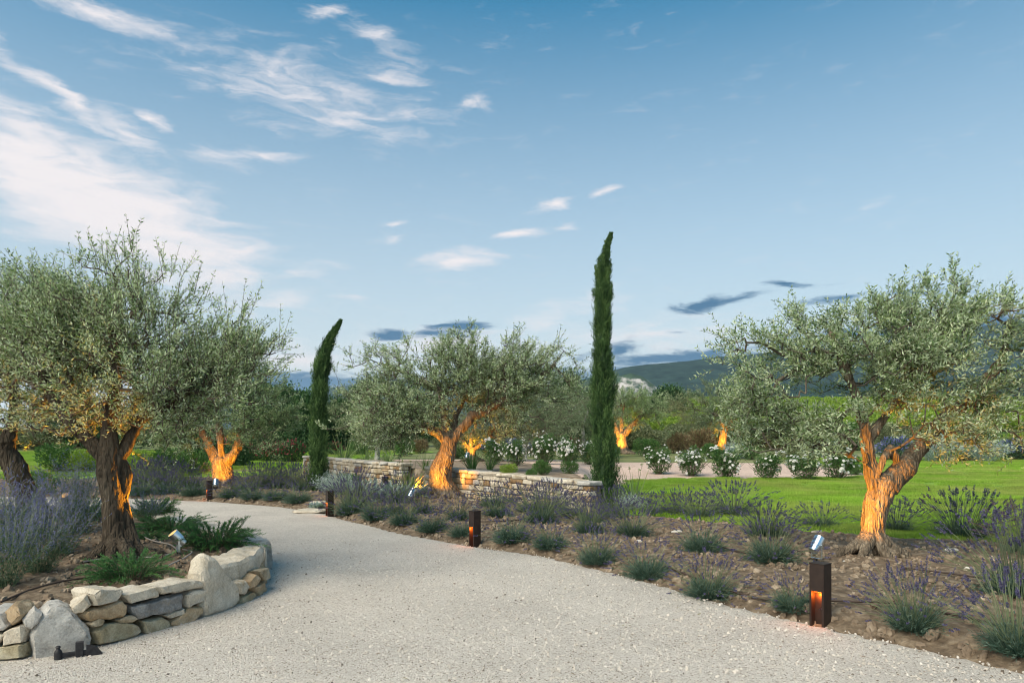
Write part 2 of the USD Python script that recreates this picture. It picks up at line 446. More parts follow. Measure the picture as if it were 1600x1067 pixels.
M['grass'] = mat('grass_patchy', {'ti': ('attribute', {'attribute': 'tint'}), 'ra': ('rgb_ramp', {'ramp': [(0, (.15, .28, .025)), (.5, (.28, .48, .045)), (1, (.45, .62, .11))]}), 'g': ('geometry', {}), 'n1': ('noise_texture', {'scale': .55, 'detail': 5}), 'mp': ('mapping', {'scale': (.35, 2.2, 1)}),
                               'n2': ('noise_texture', {'scale': 1.2, 'detail': 4}), 'r1': ('map_range', {'from_min': .42, 'from_max': .68, 'clamp': True, 'to_max': .75}), 'dry': ('mix_color', {'b': (.42, .44, .13)}), 'r2': ('map_range', {'from_min': .35, 'from_max': .65, 'to_min': .72, 'to_max': 1.15}),
                               'mu': ('vector_math', {'math_type': 'scale'}), 'p': ('principled_bsdf', {'roughness': .5, 'specular_ior_level': .3}), 'tr': ('translucent_bsdf', {}), 'm': ('mix_closure', {'fac': .38})},
                 [('ti.fac', 'ra.fac'), ('g.position', 'n1.vector'), ('g.position', 'mp.vector'), ('mp.vector', 'n2.vector'), ('n1.fac', 'r1.value'), ('r1.result', 'dry.fac'), ('ra.color', 'dry.a'), ('n2.fac', 'r2.value'), ('dry.result', 'mu.vector1'), ('r2.result', 'mu.scale'),
                  ('mu.vector', 'p.base_color'), ('mu.vector', 'tr.color'), ('p.BSDF', 'm.closure1'), ('tr.BSDF', 'm.closure2')], surface='m.closure')
M['vine'] = leafy('vine_leaf', [(0, (.13, .22, .03)), (.5, (.24, .36, .05)), (1, (.36, .46, .08))], translucent=.35)
M['scrub'] = leafy('scrub_leaf', [(0, (.06, .085, .04)), (.5, (.14, .17, .08)), (1, (.27, .28, .16))], translucent=.25)
M['russet'] = leafy('russet_leaf', [(0, (.10, .06, .035)), (.5, (.19, .13, .07)), (1, (.26, .26, .12))], translucent=.25)
for _k, _t in (('bark', 1.0), ('shaded_bark', .36)):  # crown shade on the trunk is put into the colour of the darker copy
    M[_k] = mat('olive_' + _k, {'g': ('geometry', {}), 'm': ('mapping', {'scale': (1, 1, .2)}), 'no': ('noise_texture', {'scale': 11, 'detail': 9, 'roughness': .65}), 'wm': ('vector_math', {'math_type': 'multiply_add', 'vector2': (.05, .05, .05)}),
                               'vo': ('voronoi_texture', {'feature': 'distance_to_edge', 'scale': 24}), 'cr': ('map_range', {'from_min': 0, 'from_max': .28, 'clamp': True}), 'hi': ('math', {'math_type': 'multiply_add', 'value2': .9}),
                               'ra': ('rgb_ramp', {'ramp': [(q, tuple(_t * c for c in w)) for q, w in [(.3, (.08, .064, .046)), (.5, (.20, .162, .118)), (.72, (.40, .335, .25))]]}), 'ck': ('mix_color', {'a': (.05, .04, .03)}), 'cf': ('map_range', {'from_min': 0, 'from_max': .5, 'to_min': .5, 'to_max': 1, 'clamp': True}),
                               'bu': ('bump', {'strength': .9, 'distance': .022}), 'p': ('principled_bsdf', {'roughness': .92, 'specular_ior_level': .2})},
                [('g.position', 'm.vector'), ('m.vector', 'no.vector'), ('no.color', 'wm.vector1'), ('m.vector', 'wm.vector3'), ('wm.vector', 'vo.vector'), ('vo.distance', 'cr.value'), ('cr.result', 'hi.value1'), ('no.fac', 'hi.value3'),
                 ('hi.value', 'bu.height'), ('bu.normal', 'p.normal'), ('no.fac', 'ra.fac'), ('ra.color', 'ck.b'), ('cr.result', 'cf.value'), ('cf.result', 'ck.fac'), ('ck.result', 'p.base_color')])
M['twig'] = grainy('olive_twig', [(.3, (.05, .042, .032)), (.7, (.16, .135, .105))], 30, rough=.85, bump=.3)
M['pale_bark'] = grainy('pale_bark', [(.3, (.34, .33, .31)), (.7, (.55, .54, .5))], 14, rough=.9, bump=.3, stretch=(1, 1, .3))
M['dry_stem'] = grainy('shrub_stem', [(.3, (.07, .055, .04)), (.7, (.16, .13, .09))], 20)
M['soil'] = grainy('bed_soil', [(.28, (.06, .042, .027)), (.5, (.145, .108, .072)), (.7, (.29, .23, .16))], 9, rough=.95, bump=1.0, dist=.05, detail=10)
M['clod'] = grainy('soil_clod', [(.25, (.085, .06, .04)), (.5, (.21, .16, .112)), (.75, (.42, .355, .27))], 5, rough=.95, bump=.6, dist=.02, detail=6)
M['pale_stone'] = grainy('pale_stone_look', [(.3, (.42, .39, .34)), (.7, (.62, .6, .55))], 16, rough=.9, bump=.5, dist=.01)
for k, (a, b, c) in {'stone_grey': ((.29, .275, .25), (.46, .445, .41), (.62, .605, .565)), 'stone_buff': ((.24, .19, .12), (.44, .37, .26), (.62, .56, .45)), 'stone_orange': ((.26, .17, .09), (.46, .34, .21), (.60, .50, .36)),
                     'stone_cream': ((.36, .31, .23), (.57, .51, .41), (.70, .65, .55)), 'stone_yellow': ((.26, .22, .13), (.43, .38, .26), (.57, .53, .41)), 'stone_rust': ((.13, .075, .035), (.26, .17, .09), (.42, .33, .22)),
                     'stone_dark': ((.13, .125, .115), (.25, .245, .235), (.42, .415, .4))}.items():
    M[k] = mat(k, {'g': ('geometry', {}), 'no': ('noise_texture', {'scale': 6, 'detail': 12, 'roughness': .72}), 'ra': ('rgb_ramp', {'ramp': [(.3, a), (.5, b), (.7, c)]}), 'n2': ('noise_texture', {'scale': 70, 'detail': 4, 'roughness': .7}),
                   'rs': ('map_range', {'from_min': .3, 'from_max': .7, 'to_min': .72, 'to_max': 1.15}), 'mu': ('vector_math', {'math_type': 'scale'}), 'n3': ('noise_texture', {'scale': 2.6, 'detail': 8, 'roughness': .7}), 'li': ('map_range', {'from_min': .56, 'from_max': .66, 'clamp': True, 'to_max': .7}),
                   'mx': ('mix_color', {'b': (.30, .22, .12)}), 'ad': ('math', {'math_type': 'multiply_add', 'value2': .35}), 'bu': ('bump', {'strength': 1.0, 'distance': .03}), 'p': ('principled_bsdf', {'roughness': .93, 'specular_ior_level': .2})},
               [('g.position', 'no.vector'), ('g.position', 'n2.vector'), ('g.position', 'n3.vector'), ('no.fac', 'ra.fac'), ('ra.color', 'mx.a'), ('n3.fac', 'li.value'), ('li.result', 'mx.fac'), ('mx.result', 'mu.vector1'), ('n2.fac', 'rs.value'), ('rs.result', 'mu.scale'), ('mu.vector', 'p.base_color'),
                ('n2.fac', 'ad.value1'), ('no.fac', 'ad.value3'), ('ad.value', 'bu.height'), ('bu.normal', 'p.normal')])
M['joint'] = grainy('wall_joint', [(.3, (.07, .055, .04)), (.7, (.16, .13, .10))], 20, rough=.95)
M['corten'] = grainy('dark_steel', [(.3, (.016, .010, .008)), (.7, (.035, .022, .017))], 12, rough=.5, bump=.1)
M['iron'] = grainy('black_iron', [(.3, (.010, .010, .012)), (.7, (.03, .03, .033))], 40, rough=.55, bump=.2)
M['steel'] = plain('brushed_steel', (.62, .70, .76), .28, 1.0)
M['hose'] = plain('drip_hose', (.055, .035, .025), .6)
M['cable'] = plain('grey_cable', (.28, .25, .22), .6)


def gravel_look(name, tones, scale):
    n = {'pos': ('geometry', {}), 'vo': ('voronoi_texture', {'scale': scale, 'feature': 'f1'}), 'sep': ('separate_color', {}), 'ra': ('rgb_ramp', {'ramp': tones}), 'no': ('noise_texture', {'scale': .9, 'detail': 6, 'roughness': .6}),
         'rb': ('map_range', {'from_min': .3, 'from_max': .7, 'to_min': .86, 'to_max': 1.08}), 'mu': ('vector_math', {'math_type': 'scale'}), 'inv': ('math', {'math_type': 'multiply', 'value2': -1.0}),
         'bu': ('bump', {'strength': .9, 'distance': .012}), 'p': ('principled_bsdf', {'roughness': .9, 'specular_ior_level': .2})}
    l = [('pos.position', 'vo.vector'), ('pos.position', 'no.vector'), ('vo.color', 'sep.color'), ('sep.r', 'ra.fac'), ('no.fac', 'rb.value'), ('ra.color', 'mu.vector1'), ('rb.result', 'mu.scale'), ('mu.vector', 'p.base_color'),
         ('vo.distance', 'inv.value1'), ('inv.value', 'bu.height'), ('bu.normal', 'p.normal')]
    return mat(name, n, l)


M['gravel'] = gravel_look('gravel', [(0, (.17, .14, .11)), (.07, (.36, .315, .265)), (.16, (.48, .435, .375)), (.6, (.54, .495, .435)), (1, (.64, .60, .54))], 95)
M['pebble'] = mat('pebble', {'ti': ('object_info', {}), 'ra': ('rgb_ramp', {'ramp': [(0, (.09, .075, .06)), (.07, (.24, .20, .165)), (.15, (.45, .405, .35)), (.8, (.55, .505, .445)), (1, (.62, .58, .525))]}), 'p': ('principled_bsdf', {'roughness': .9, 'specular_ior_level': .2})},
                  [('ti.random', 'ra.fac'), ('ra.color', 'p.base_color')])
M['deck'] = gravel_look('pink_gravel', [(0, (.40, .27, .21)), (.4, (.56, .42, .34)), (1, (.68, .55, .46))], 40)
M['turf'] = grainy('turf', [(.3, (.09, .17, .02)), (.55, (.17, .29, .03)), (.75, (.27, .39, .06))], 3.0, rough=.95, bump=.4, dist=.03, detail=10)
M['earth'] = grainy('open_ground', [(.3, (.07, .10, .03)), (.5, (.15, .18, .06)), (.7, (.27, .25, .13))], .35, rough=.95, bump=.4, dist=.1, detail=12)

# ------------------------------------------------------------------ ground, path, lawn, beds
rng = np.random.default_rng(11)
gx = np.r_[-np.geomspace(2500, 31, 44), np.linspace(-30, 30, 241), np.geomspace(31, 2500, 44)]
gy = np.r_[np.linspace(-30, 2.5, 10), np.linspace(3, 42, 196), np.geomspace(42.8, 2600, 80)]
X, Y = np.meshgrid(gx, gy)
x, y = X.ravel(), Y.ravel()
deep = np.maximum.reduce([step(sdf(BED, x, y), -.1, .2), step(sdf(PATH, x, y), -.05, .15), step(sdf(ISLAND_P, x, y), -.1, .2)])
z = land(x, y) - .012 - .12 * deep + np.where(y > 35, (meshkit.fbm(np.stack([x / 14, y / 14, 0 * x], 1), 4, 3) - .5) * .5 * step(y, 35, 60), 0)
i, j = np.meshgrid(np.arange(len(gy) - 1), np.arange(len(gx) - 1), indexing='ij')
a = (i * len(gx) + j).ravel()
obj('ground', (np.stack([x, y, z], 1), np.stack([a, a + 1, a + len(gx) + 1, a + len(gx)], 1)), M['earth'], smooth=True, kind='structure')


def gravel_z(x, y, d):
    return land(x, y) + .02 * (meshkit.fbm(np.stack([x * .8, y * .8, 0 * x], 1), 3, 1) - .5) - .05 * step(d, .08, -.12)


obj('gravel_path', sheet(PATH, .16, gravel_z, .3), M['gravel'], smooth=True, kind='structure')


def soil_z(base):
    def f(x, y, d):
        p = np.stack([x, y, 0 * x], 1)
        near = step(y, 26, 12)
        return base(x, y) + (.055 * (meshkit.fbm(p * 3.1, 3, 5) - .5) + .05 * (meshkit.fbm(p * 9, 3, 9) - .5) * near) * step(d, -.1, .25)
    return f


near_bed = BED.intersection(Polygon([(-6, 2), (14, 2), (14, 26), (-6, 26)]))
far_bed = BED.intersection(Polygon([(-30, 2), (-5.9, 2), (-5.9, 30), (-30, 30)]))
for q in (near_bed, far_bed):
    shapely.prepare(q)


def bed_sheet(region, res):
    x0, y0, x1, y1 = region.bounds
    xs, ys = np.arange(x0 - .3, x1 + .3, res), np.arange(y0 - .3, y1 + .3, res)
    gx, gy = np.meshgrid(xs, ys)
    gx, gy = gx.ravel(), gy.ravel()
    d = sdf(BED, gx, gy)
    v = np.stack([gx, gy, soil_z(bed_z)(gx, gy, d)], 1)
    i, j = np.meshgrid(np.arange(len(ys) - 1), np.arange(len(xs) - 1), indexing='ij')
    a = (i * len(xs) + j).ravel()
    q = np.stack([a, a + 1, a + len(xs) + 1, a + len(xs)], 1)
    q = q[(d[q] > -.22).all(1)]
    used, inv = np.unique(q, return_inverse=True)
    return v[used], inv.reshape(-1, 4)


obj('planting_bed', bed_sheet(near_bed, .055), M['soil'], smooth=True, kind='structure')
obj('planting_bed', bed_sheet(far_bed, .14), M['soil'], smooth=True, kind='structure')
obj('raised_bed', sheet(ISLAND_P, .06, soil_z(island_z), 0.0, 13.4), M['soil'], smooth=True, kind='structure')
LAWN = Polygon([(1.8, 13.6), (3.0, 12.8), (4.6, 11.5), (6.2, 10.35), (7.7, 10.0), (13, 9.5), (40, 9), (40, 34), (13, 34), (12.6, 21.5), (6, 20.8), (3.6, 20.4), (2.3, 15.4)])
LAWN_B = Polygon([(-8.2, 24.8), (-22, 23.2), (-40, 24), (-40, 44), (-5, 44), (-8.4, 29)])


def lawn_z(x, y, d):
    return land(x, y) + .035 - .06 * step(d, .1, -.15)


lawn = obj('lawn', sheet(LAWN, .3, lawn_z, .3), M['turf'], smooth=True, kind='structure')
obj('lawn', sheet(LAWN_B, .5, lawn_z, .5), M['turf'], smooth=True, kind='structure')
obj('pink_gravel_terrace', sheet(DECK, .2, lambda x, y, d: land(x, y) + .012 - .04 * step(d, .05, -.15), .2), M['deck'], smooth=True, kind='structure')
TER_SOIL = Polygon([(1.45, 13.8), (.5, 15.1), (-1.0, 16.7), (-2.1, 17.95), (-4.4, 20.8), (-7.1, 24.2), (-7.5, 28), (0, 26), (1.3, 21), (1.6, 16)])
obj('terrace_soil', sheet(TER_SOIL, .15, lambda x, y, d: land(x, y) + .006 - .05 * step(d, .05, -.1), .1), M['clod'], smooth=True, kind='structure')


def inside(poly, n, rng, density=None):
    x0, y0, x1, y1 = poly.bounds
    p = rng.uniform([x0, y0], [x1, y1], (n, 2))
    k = shapely.contains(poly, shapely.points(p[:, 0], p[:, 1]))
    p = p[k]
    if density is not None:
        p = p[rng.random(len(p)) < density(p[:, 0], p[:, 1])]
    return p


def in_view(p, margin=.08):
    return p[np.abs(p[:, 0] / np.maximum(p[:, 1], .1)) < .75 + margin]


# grass: tufted squares of blades laid over the lawn
def tuft(n, size, h, rng):
    s = Soup()
    p = np.c_[rng.uniform(-size / 2, size / 2, (n, 2)), np.zeros(n)]
    d = np.c_[rng.normal(0, .35, (n, 2)), np.ones(n)]
    s.leaves(p, d, rng.uniform(.6, 1.2, n) * h, .009, np.clip(rng.normal(.5, .22, n), 0, 1), rng, at=.3)
    return s


tufts = [tuft(420, .5, .065, rng) for _ in range(3)]
LV = Polygon([(1.9, 13.75), (3.05, 12.95), (4.65, 11.65), (6.2, 10.5), (7.7, 10.2), (13, 9.7), (20, 11), (26, 33), (13, 33), (12.6, 21.6), (6, 20.9), (3.6, 20.5), (2.4, 15.6)])
p = in_view(inside(LV, 9000, rng, lambda x, y: np.where(y < 17, 1.0, np.where(y < 22, .7, .35))))
LB = Polygon([(-8.3, 25.1), (-20, 23.6), (-30, 25), (-30, 43), (-6, 43), (-8.5, 29)])
pb = in_view(inside(LB, 5000, rng))
p = np.vstack([p, pb])
scatter('lawn_grass', [t.mesh() for t in tufts], M['grass'], np.c_[p, land(p[:, 0], p[:, 1]) + .03], rng.uniform(0, 6.28, len(p)), rng.uniform(.8, 1.25, len(p)), tint=[t.tint() for t in tufts],
        label='short bright green mown grass blades of the lawn', cat='grass')


# loose gravel, clods and stones
def rock(rng, sub=1, flat_=.7, rough=.25):
    m = trimesh.creation.icosphere(sub, 1.0)
    v = m.vertices * (1 + rough * (rng.random((len(m.vertices), 1)) - .5) * 2)
    v *= np.array([1, rng.uniform(.65, 1), flat_ * rng.uniform(.7, 1.1)])
    return trimesh.Trimesh(v, m.faces, process=False)


def quats(n, rng):
    return rng.normal(size=(n, 4))


GP = PATH.difference(ISLAND_P)
shapely.prepare(GP)
p = in_view(inside(GP, 330000, rng, lambda x, y: np.clip(1.25 - (y - 4) / 6, 0, 1) * (y > 3.9) * (y < 11)), .02)
pebbles = [rock(rng, 1, .75, .3) for _ in range(4)]
scatter('loose_gravel', pebbles, M['pebble'], np.c_[p, gravel_z(p[:, 0], p[:, 1], np.full(len(p), 1.0)) + .001], quats(len(p), rng), rng.gamma(8, .00075, len(p)) + .0014,
        label='pale crushed gravel lying loose on the path', cat='gravel')
clods = [rock(rng, 1, .7, .35) for _ in range(6)]
p = in_view(np.vstack([inside(BED, 60000, rng, lambda x, y: np.clip(1.3 - y / 22, .05, 1)), inside(ISLAND_P, 9000, rng)]))
d = np.maximum(sdf(BED, p[:, 0], p[:, 1]), sdf(ISLAND_P, p[:, 0], p[:, 1]) - .16)
p, d = p[d > .02], d[d > .02]
size = rng.gamma(2.2, .0075, len(p)) + .006
size = np.minimum(size * (1 + .5 * (d < .35)), .055)
zz = np.maximum(bed_z(p[:, 0], p[:, 1]), island_z(p[:, 0], p[:, 1]))
scatter('soil_clods', clods, M['clod'], np.c_[p, zz + size * .1], quats(len(p), rng), size, label='brown stony clods of earth strewn over the planting beds', cat='soil')

# ------------------------------------------------------------------ far hills
def ridge(name, line, depth, foot, front, material, seed, amp, nx=260, ny=60):
    """A hillside whose skyline follows (px, py) points at the given distance; it falls towards the viewer and behind."""
    px = np.linspace(line[0][0], line[-1][0], nx)
    top = np.interp(px, [q[0] for q in line], [q[1] for q in line])
    xs = (px - CX) / F * depth
    crest = EYE + (HZ - top) / F * depth
    t = np.linspace(-1, .8, ny)
    gx, gt = np.meshgrid(xs, t)
    prof = np.where(gt < 0, 1 - step(-gt, 0, 1) * 1.0, 1 - .8 * step(gt, 0, .8))
    yy = depth + gt * front
    zz = foot + (np.interp(gx, xs, crest) - foot) * prof
    n = meshkit.fbm(np.stack([gx / amp / 6, yy / amp / 6, 0 * gx], -1), 5, seed) - .5
    zz = zz + n * amp * (1 - np.abs(gt)) * np.where(gt < 0, np.clip(-gt * 4, .12, 1), 1)
    v = np.stack([gx, yy, zz], -1).reshape(-1, 3)
    i, j = np.meshgrid(np.arange(ny - 1), np.arange(nx - 1), indexing='ij')
    a = (i * nx + j).ravel()
    return obj(name, (v, np.stack([a, a + 1, a + nx + 1, a + nx], 1)), material, smooth=True, kind='structure')


def hill_look(name, a, b, rock, lo, hi, scale):
    n = {'g': ('geometry', {}), 'no': ('noise_texture', {'scale': scale, 'detail': 12, 'roughness': .7}), 'ra': ('rgb_ramp', {'ramp': [(.35, a), (.62, b)]}), 'sx': ('separate_xyz', {}),
         'n2': ('noise_texture', {'scale': scale * 2.2, 'detail': 8, 'roughness': .7}), 'nz': ('math', {'math_type': 'multiply_add', 'value2': 1.6}), 'sl': ('map_range', {'from_min': hi + .8, 'from_max': lo + .8, 'clamp': True}), 'mx': ('mix_color', {'b': rock}), 'bu': ('bump', {'strength': 1.0, 'distance': 14.0}), 'p': ('principled_bsdf', {'roughness': 1.0, 'specular_ior_level': 0.0})}
    return mat(name, n, [('g.position', 'no.vector'), ('no.fac', 'ra.fac'), ('g.true_normal', 'sx.vector'), ('g.position', 'n2.vector'), ('n2.fac', 'nz.value1'), ('sx.z', 'nz.value3'), ('nz.value', 'sl.value'), ('ra.color', 'mx.a'), ('sl.result', 'mx.fac'), ('mx.result', 'p.base_color'), ('no.fac', 'bu.height'), ('bu.normal', 'p.normal')])


forest = hill_look('forested_hill', (.006, .022, .022), (.028, .062, .052), (.5, .48, .45), -4, -3.9, .02)
ridge('forested_hills', [(860, 606), (930, 590), (965, 578), (1000, 573), (1050, 569), (1100, 562), (1150, 559), (1230, 548), (1330, 545), (1440, 530), (1530, 512), (1600, 500), (1750, 470), (1950, 500), (2150, 560)], 2600, 4, 1500, forest, 4, 42)
cliffs = hill_look('cliff_hill', (.02, .05, .03), (.06, .10, .055), (.50, .47, .45), .52, .72, .012)
ridge('cliff_spur', [(880, 622), (930, 606), (955, 592), (985, 583), (1003, 588), (1020, 600), (1040, 616), (1070, 634)], 1500, 4, 150, cliffs, 8, 34, 180, 90)
ridge('low_foothill', [(1000, 640), (1060, 618), (1120, 610), (1250, 606), (1400, 600), (1500, 590), (1650, 585), (1900, 600)], 1400, 4, 700, forest, 12, 24)
ridge('far_mountain', [(330, 632), (400, 622), (440, 618), (470, 612), (500, 609), (530, 606), (600, 598), (700, 600), (800, 604), (900, 600), (1000, 610)], 4600, 4, 1600, forest, 21, 90)

# ------------------------------------------------------------------ trees
def ball(p, r):
    return manifold3d.Manifold.sphere(float(r), 14).translate([float(c) for c in p])


def trunk_mesh(chains, edge, seed, gnarl=1.0, base=None):
    """Chains of (x, y, z, r) joints hulled into one surface, smoothed, then gnarled and fluted along the grain."""
    bones = []
    for c in chains:
        for (p, q) in zip(c[:-1], c[1:]):
            bones.append(manifold3d.Manifold.batch_hull([ball(p[:3], p[3]), ball(q[:3], q[3])]))
    m = manifold3d.Manifold.batch_boolean(bones, manifold3d.OpType.Add).refine_to_length(edge)
    k = m.to_mesh()
    t = trimesh.Trimesh(k.vert_properties[:, :3], k.tri_verts, process=True)
    trimesh.smoothing.filter_taubin(t, iterations=14)
    v, n = np.array(t.vertices), np.array(t.vertex_normals)
    twist = v[:, 2] * 1.6
    c, s = np.cos(twist), np.sin(twist)
    w = np.stack([v[:, 0] * c - v[:, 1] * s, v[:, 0] * s + v[:, 1] * c, v[:, 2]], 1)
    big = meshkit.fbm(np.stack([w[:, 0] * 4, w[:, 1] * 4, w[:, 2] * 1.7], 1) + 31, 2, seed) - .5
    flute = np.abs(meshkit.fbm(np.stack([w[:, 0] * 11, w[:, 1] * 11, w[:, 2] * 2.2], 1) + 7, 2, seed + 3) - .5)
    bark = meshkit.fbm(np.stack([w[:, 0] * 38, w[:, 1] * 38, w[:, 2] * 9], 1) + 3, 3, seed + 7) - .5
    v += n * gnarl * (big * .10 - (flute < .05) * (.05 - flute) * .4 + bark * .04)[:, None]
    return trimesh.Trimesh(v, t.faces, process=False)


def grow(starts, targets, rng, step_len=.16, wiggle=.035, reach=.30):
    """Joins every target to the nearest growing wood; returns node positions, parents and the order."""
    P = [np.array(s) for s in starts]
    par = [-1] * len(P)
    far = [0.0] * len(P)
    c = np.mean(P, 0)
    pts = np.array(P)
    cap = len(P) + 60 * len(targets)
    buf = np.zeros((cap, 3))
    buf[:len(P)] = pts
    length = np.zeros(cap)
    n = len(P)
    tips = []
    for t in targets[np.argsort(np.linalg.norm(targets - c, axis=1))]:
        d = np.linalg.norm(buf[:n] - t, axis=1)
        k = int(np.argmin(d + reach * length[:n]))
        m = max(1, int(math.ceil(d[k] / step_len)))
        last, start = k, buf[k].copy()
        bow = rng.normal(0, .09, 3) * d[k] + np.array([0, 0, -.04 * d[k]])
        for q in range(1, m + 1):
            u = q / m
            p = start + (t - start) * u + bow * 4 * u * (1 - u) + (rng.normal(0, wiggle, 3) if q < m else 0)
            buf[n], length[n] = p, length[last] + d[k] / m
            par.append(last)
            last = n
            n += 1
        tips.append(last)
    return buf[:n], np.array(par), np.array(tips)


def in_blobs(blobs, n, rng, shell=.5):
    w = np.array([b[3] * b[4] * b[5] for b in blobs]) ** .8
    k = rng.choice(len(blobs), n, p=w / w.sum())
    b = np.array(blobs)[k]
    d = unit(rng.normal(size=(n, 3)))
    r = rng.uniform(shell ** 3, 1, n) ** (1 / 3)
    return b[:, :3] + d * r[:, None] * b[:, 3:6]


def crown_of(pos, dirs, rng, shoots, pairs, leaf, spread, up, center, length=.3, ribbon=1.0):
    """Leafy shoots from the given twig ends; returns the leaves and the thin shoot wood."""
    n = len(pos)
    k = np.repeat(np.arange(n), shoots)
    out = unit(pos - center)
    bias = unit(rng.normal(size=(n, 3)))
    d = unit(out[k] * spread + np.array([0, 0, up]) + dirs[k] * .35 + bias[k] * .35 + rng.normal(size=(len(k), 3)) * .42)
    ln = length * rng.uniform(.45, 1.25, len(k))
    base = pos[k] + rng.normal(0, .045, (len(k), 3))
    clump = np.clip(rng.normal(.5, .2, n), .1, .9)[k]
    bend = rng.normal(0, .12, (len(k), 3)) + np.array([0, 0, -.05])
    wood, leaves = Soup(), Soup()
    tip = base + d * ln[:, None] + bend * ln[:, None]
    wood.sticks(base, tip, .0032 * ribbon, .0012 * ribbon, 3)
    t = (np.arange(pairs) + .8) / (pairs + .3)
    kk = np.repeat(np.arange(len(k)), pairs * 2)
    tt = np.tile(np.repeat(t, 2), len(k)) + rng.normal(0, .02, len(kk))
    q = base[kk] + d[kk] * (ln[kk] * tt)[:, None] + bend[kk] * (ln[kk] * tt ** 2)[:, None]
    u = unit(np.cross(d, unit(rng.normal(size=d.shape))))
    w = np.cross(d, u)
    which = np.tile(np.arange(pairs * 2), len(k))
    ang = (which // 2) * 1.57 + (which % 2) * math.pi + rng.normal(0, .35, len(kk))
    radial = u[kk] * np.cos(ang)[:, None] + w[kk] * np.sin(ang)[:, None]
    ld = unit(d[kk] * rng.uniform(.45, 1.1, len(kk))[:, None] + radial + np.array([0, 0, .12]))
    keep = rng.random(len(kk)) < .92
    tint = np.clip(clump[kk] * .75 + rng.normal(.12, .20, len(kk)), 0, 1)
    L = leaf[0] * rng.uniform(.6, 1.2, len(kk)) * (1 - .35 * tt)
    leaves.leaves(q[keep], ld[keep], L[keep], leaf[1] * rng.uniform(.8, 1.2, keep.sum()), tint[keep], rng, fold=.22)
    return leaves, wood


def olive_tree(label, px, y, chains, blobs, seed, tips=500, shoots=5, pairs=7, leaf=(.06, .0135), length=.28, edge=.03, up=.5, spread=.6, gnarl=1.0, look='olive', depth=.8, roots=6, step_len=.16, bark='bark', group=None, z=None):
    """chains: trunk and limbs as (px, py, r, depth offset) read off the photograph at distance y; blobs: crown lobes (px, py, rx, ry[, depth offset]) in photograph pixels."""
    rng = np.random.default_rng(seed)
    base = on(px, y)
    if z is not None:
        base[2] = z
    root = thing('olive_tree', label, 'olive tree', base, group=group)
    s = y / F

    def local(qx, qy, dy=0.0):
        yy = y + dy
        return np.array([(qx - CX) / F * yy, yy, EYE + (HZ - qy) / F * yy]) - base
    ch = [[(*local(j[0], j[1], j[3] if len(j) > 3 else 0), j[2]) for j in c] for c in chains]
    if roots:
        r0 = ch[0][0][3]
        for k in range(roots):
            a = k / roots * 6.28 + rng.uniform(-.3, .3)
            e = rng.uniform(2.0, 2.9)
            x0, y0 = ch[0][0][0], ch[0][0][1]
            ch.append([(x0 + .45 * r0 * math.cos(a), y0 + .45 * r0 * math.sin(a), .13 + .08 * rng.random(), r0 * .40), (x0 + 1.2 * r0 * math.cos(a), y0 + 1.2 * r0 * math.sin(a), .065, r0 * .27),
                       (x0 + e * r0 * math.cos(a + .25), y0 + e * r0 * math.sin(a + .25), .0, r0 * .13)])
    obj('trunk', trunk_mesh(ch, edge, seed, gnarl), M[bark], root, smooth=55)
    k = .84 if y < 12 else 1.0
    bl = [(*local(b[0], b[1], b[4] if len(b) > 4 else 0), k * b[2] * s, k * depth * s * (b[2] * .5 + b[3] * .5), k * b[3] * s) for b in blobs]
    heart = in_blobs(bl, max(tips // 8, 8), rng, .45)
    targets = heart[rng.integers(0, len(heart), tips)] + rng.normal(0, 1, (tips, 3)) * (.155 if y < 12 else .28 if y < 22 else .5) * np.array([1, 1, .8])
    starts = []
    for c in ch[1:len(chains)] if len(chains) > 1 else ch[:1]:
        p = np.array(c)[:, :3]
        if p[-1, 2] < .3:
            continue
        for u in np.linspace(.45, 1, 7):
            f = u * (len(p) - 1)
            i = min(int(f), len(p) - 2)
            starts.append(p[i] + (p[i + 1] - p[i]) * (f - i))
    P, par, tip = grow(starts, targets, rng, step_len=step_len)
    load = np.zeros(len(P))
    load[tip] = 1
    for i in range(len(P) - 1, len(starts) - 1, -1):
        load[par[i]] += load[i]
    rad = np.minimum(.0052 * np.maximum(load, 1) ** .46, .075) * (1 if y < 12 else 1.25)
    e = np.arange(len(starts), len(P))
    wood = Soup()
    wood.sticks(P[par[e]], P[e], rad[e] * 1.08 if False else np.maximum(rad[e], np.minimum(rad[par[e]], rad[e] * 1.25)), rad[e], 6 if y < 12 else 4)
    center = np.mean([b[:3] for b in bl], 0)
    d = unit(P[tip] - P[par[tip]])
    leaves, sh = crown_of(P[tip], d, rng, shoots, pairs, leaf, spread, up, center, length, 1 if y < 12 else 1.6)
    v, f = sh.mesh()
    wood.add(v, f)
    obj('branch', wood.mesh(), M['twig'], root, smooth=True, kind='stuff')
    obj('crown', leaves.mesh(), M[look], root, tint=leaves.tint(), kind='stuff')
    return root


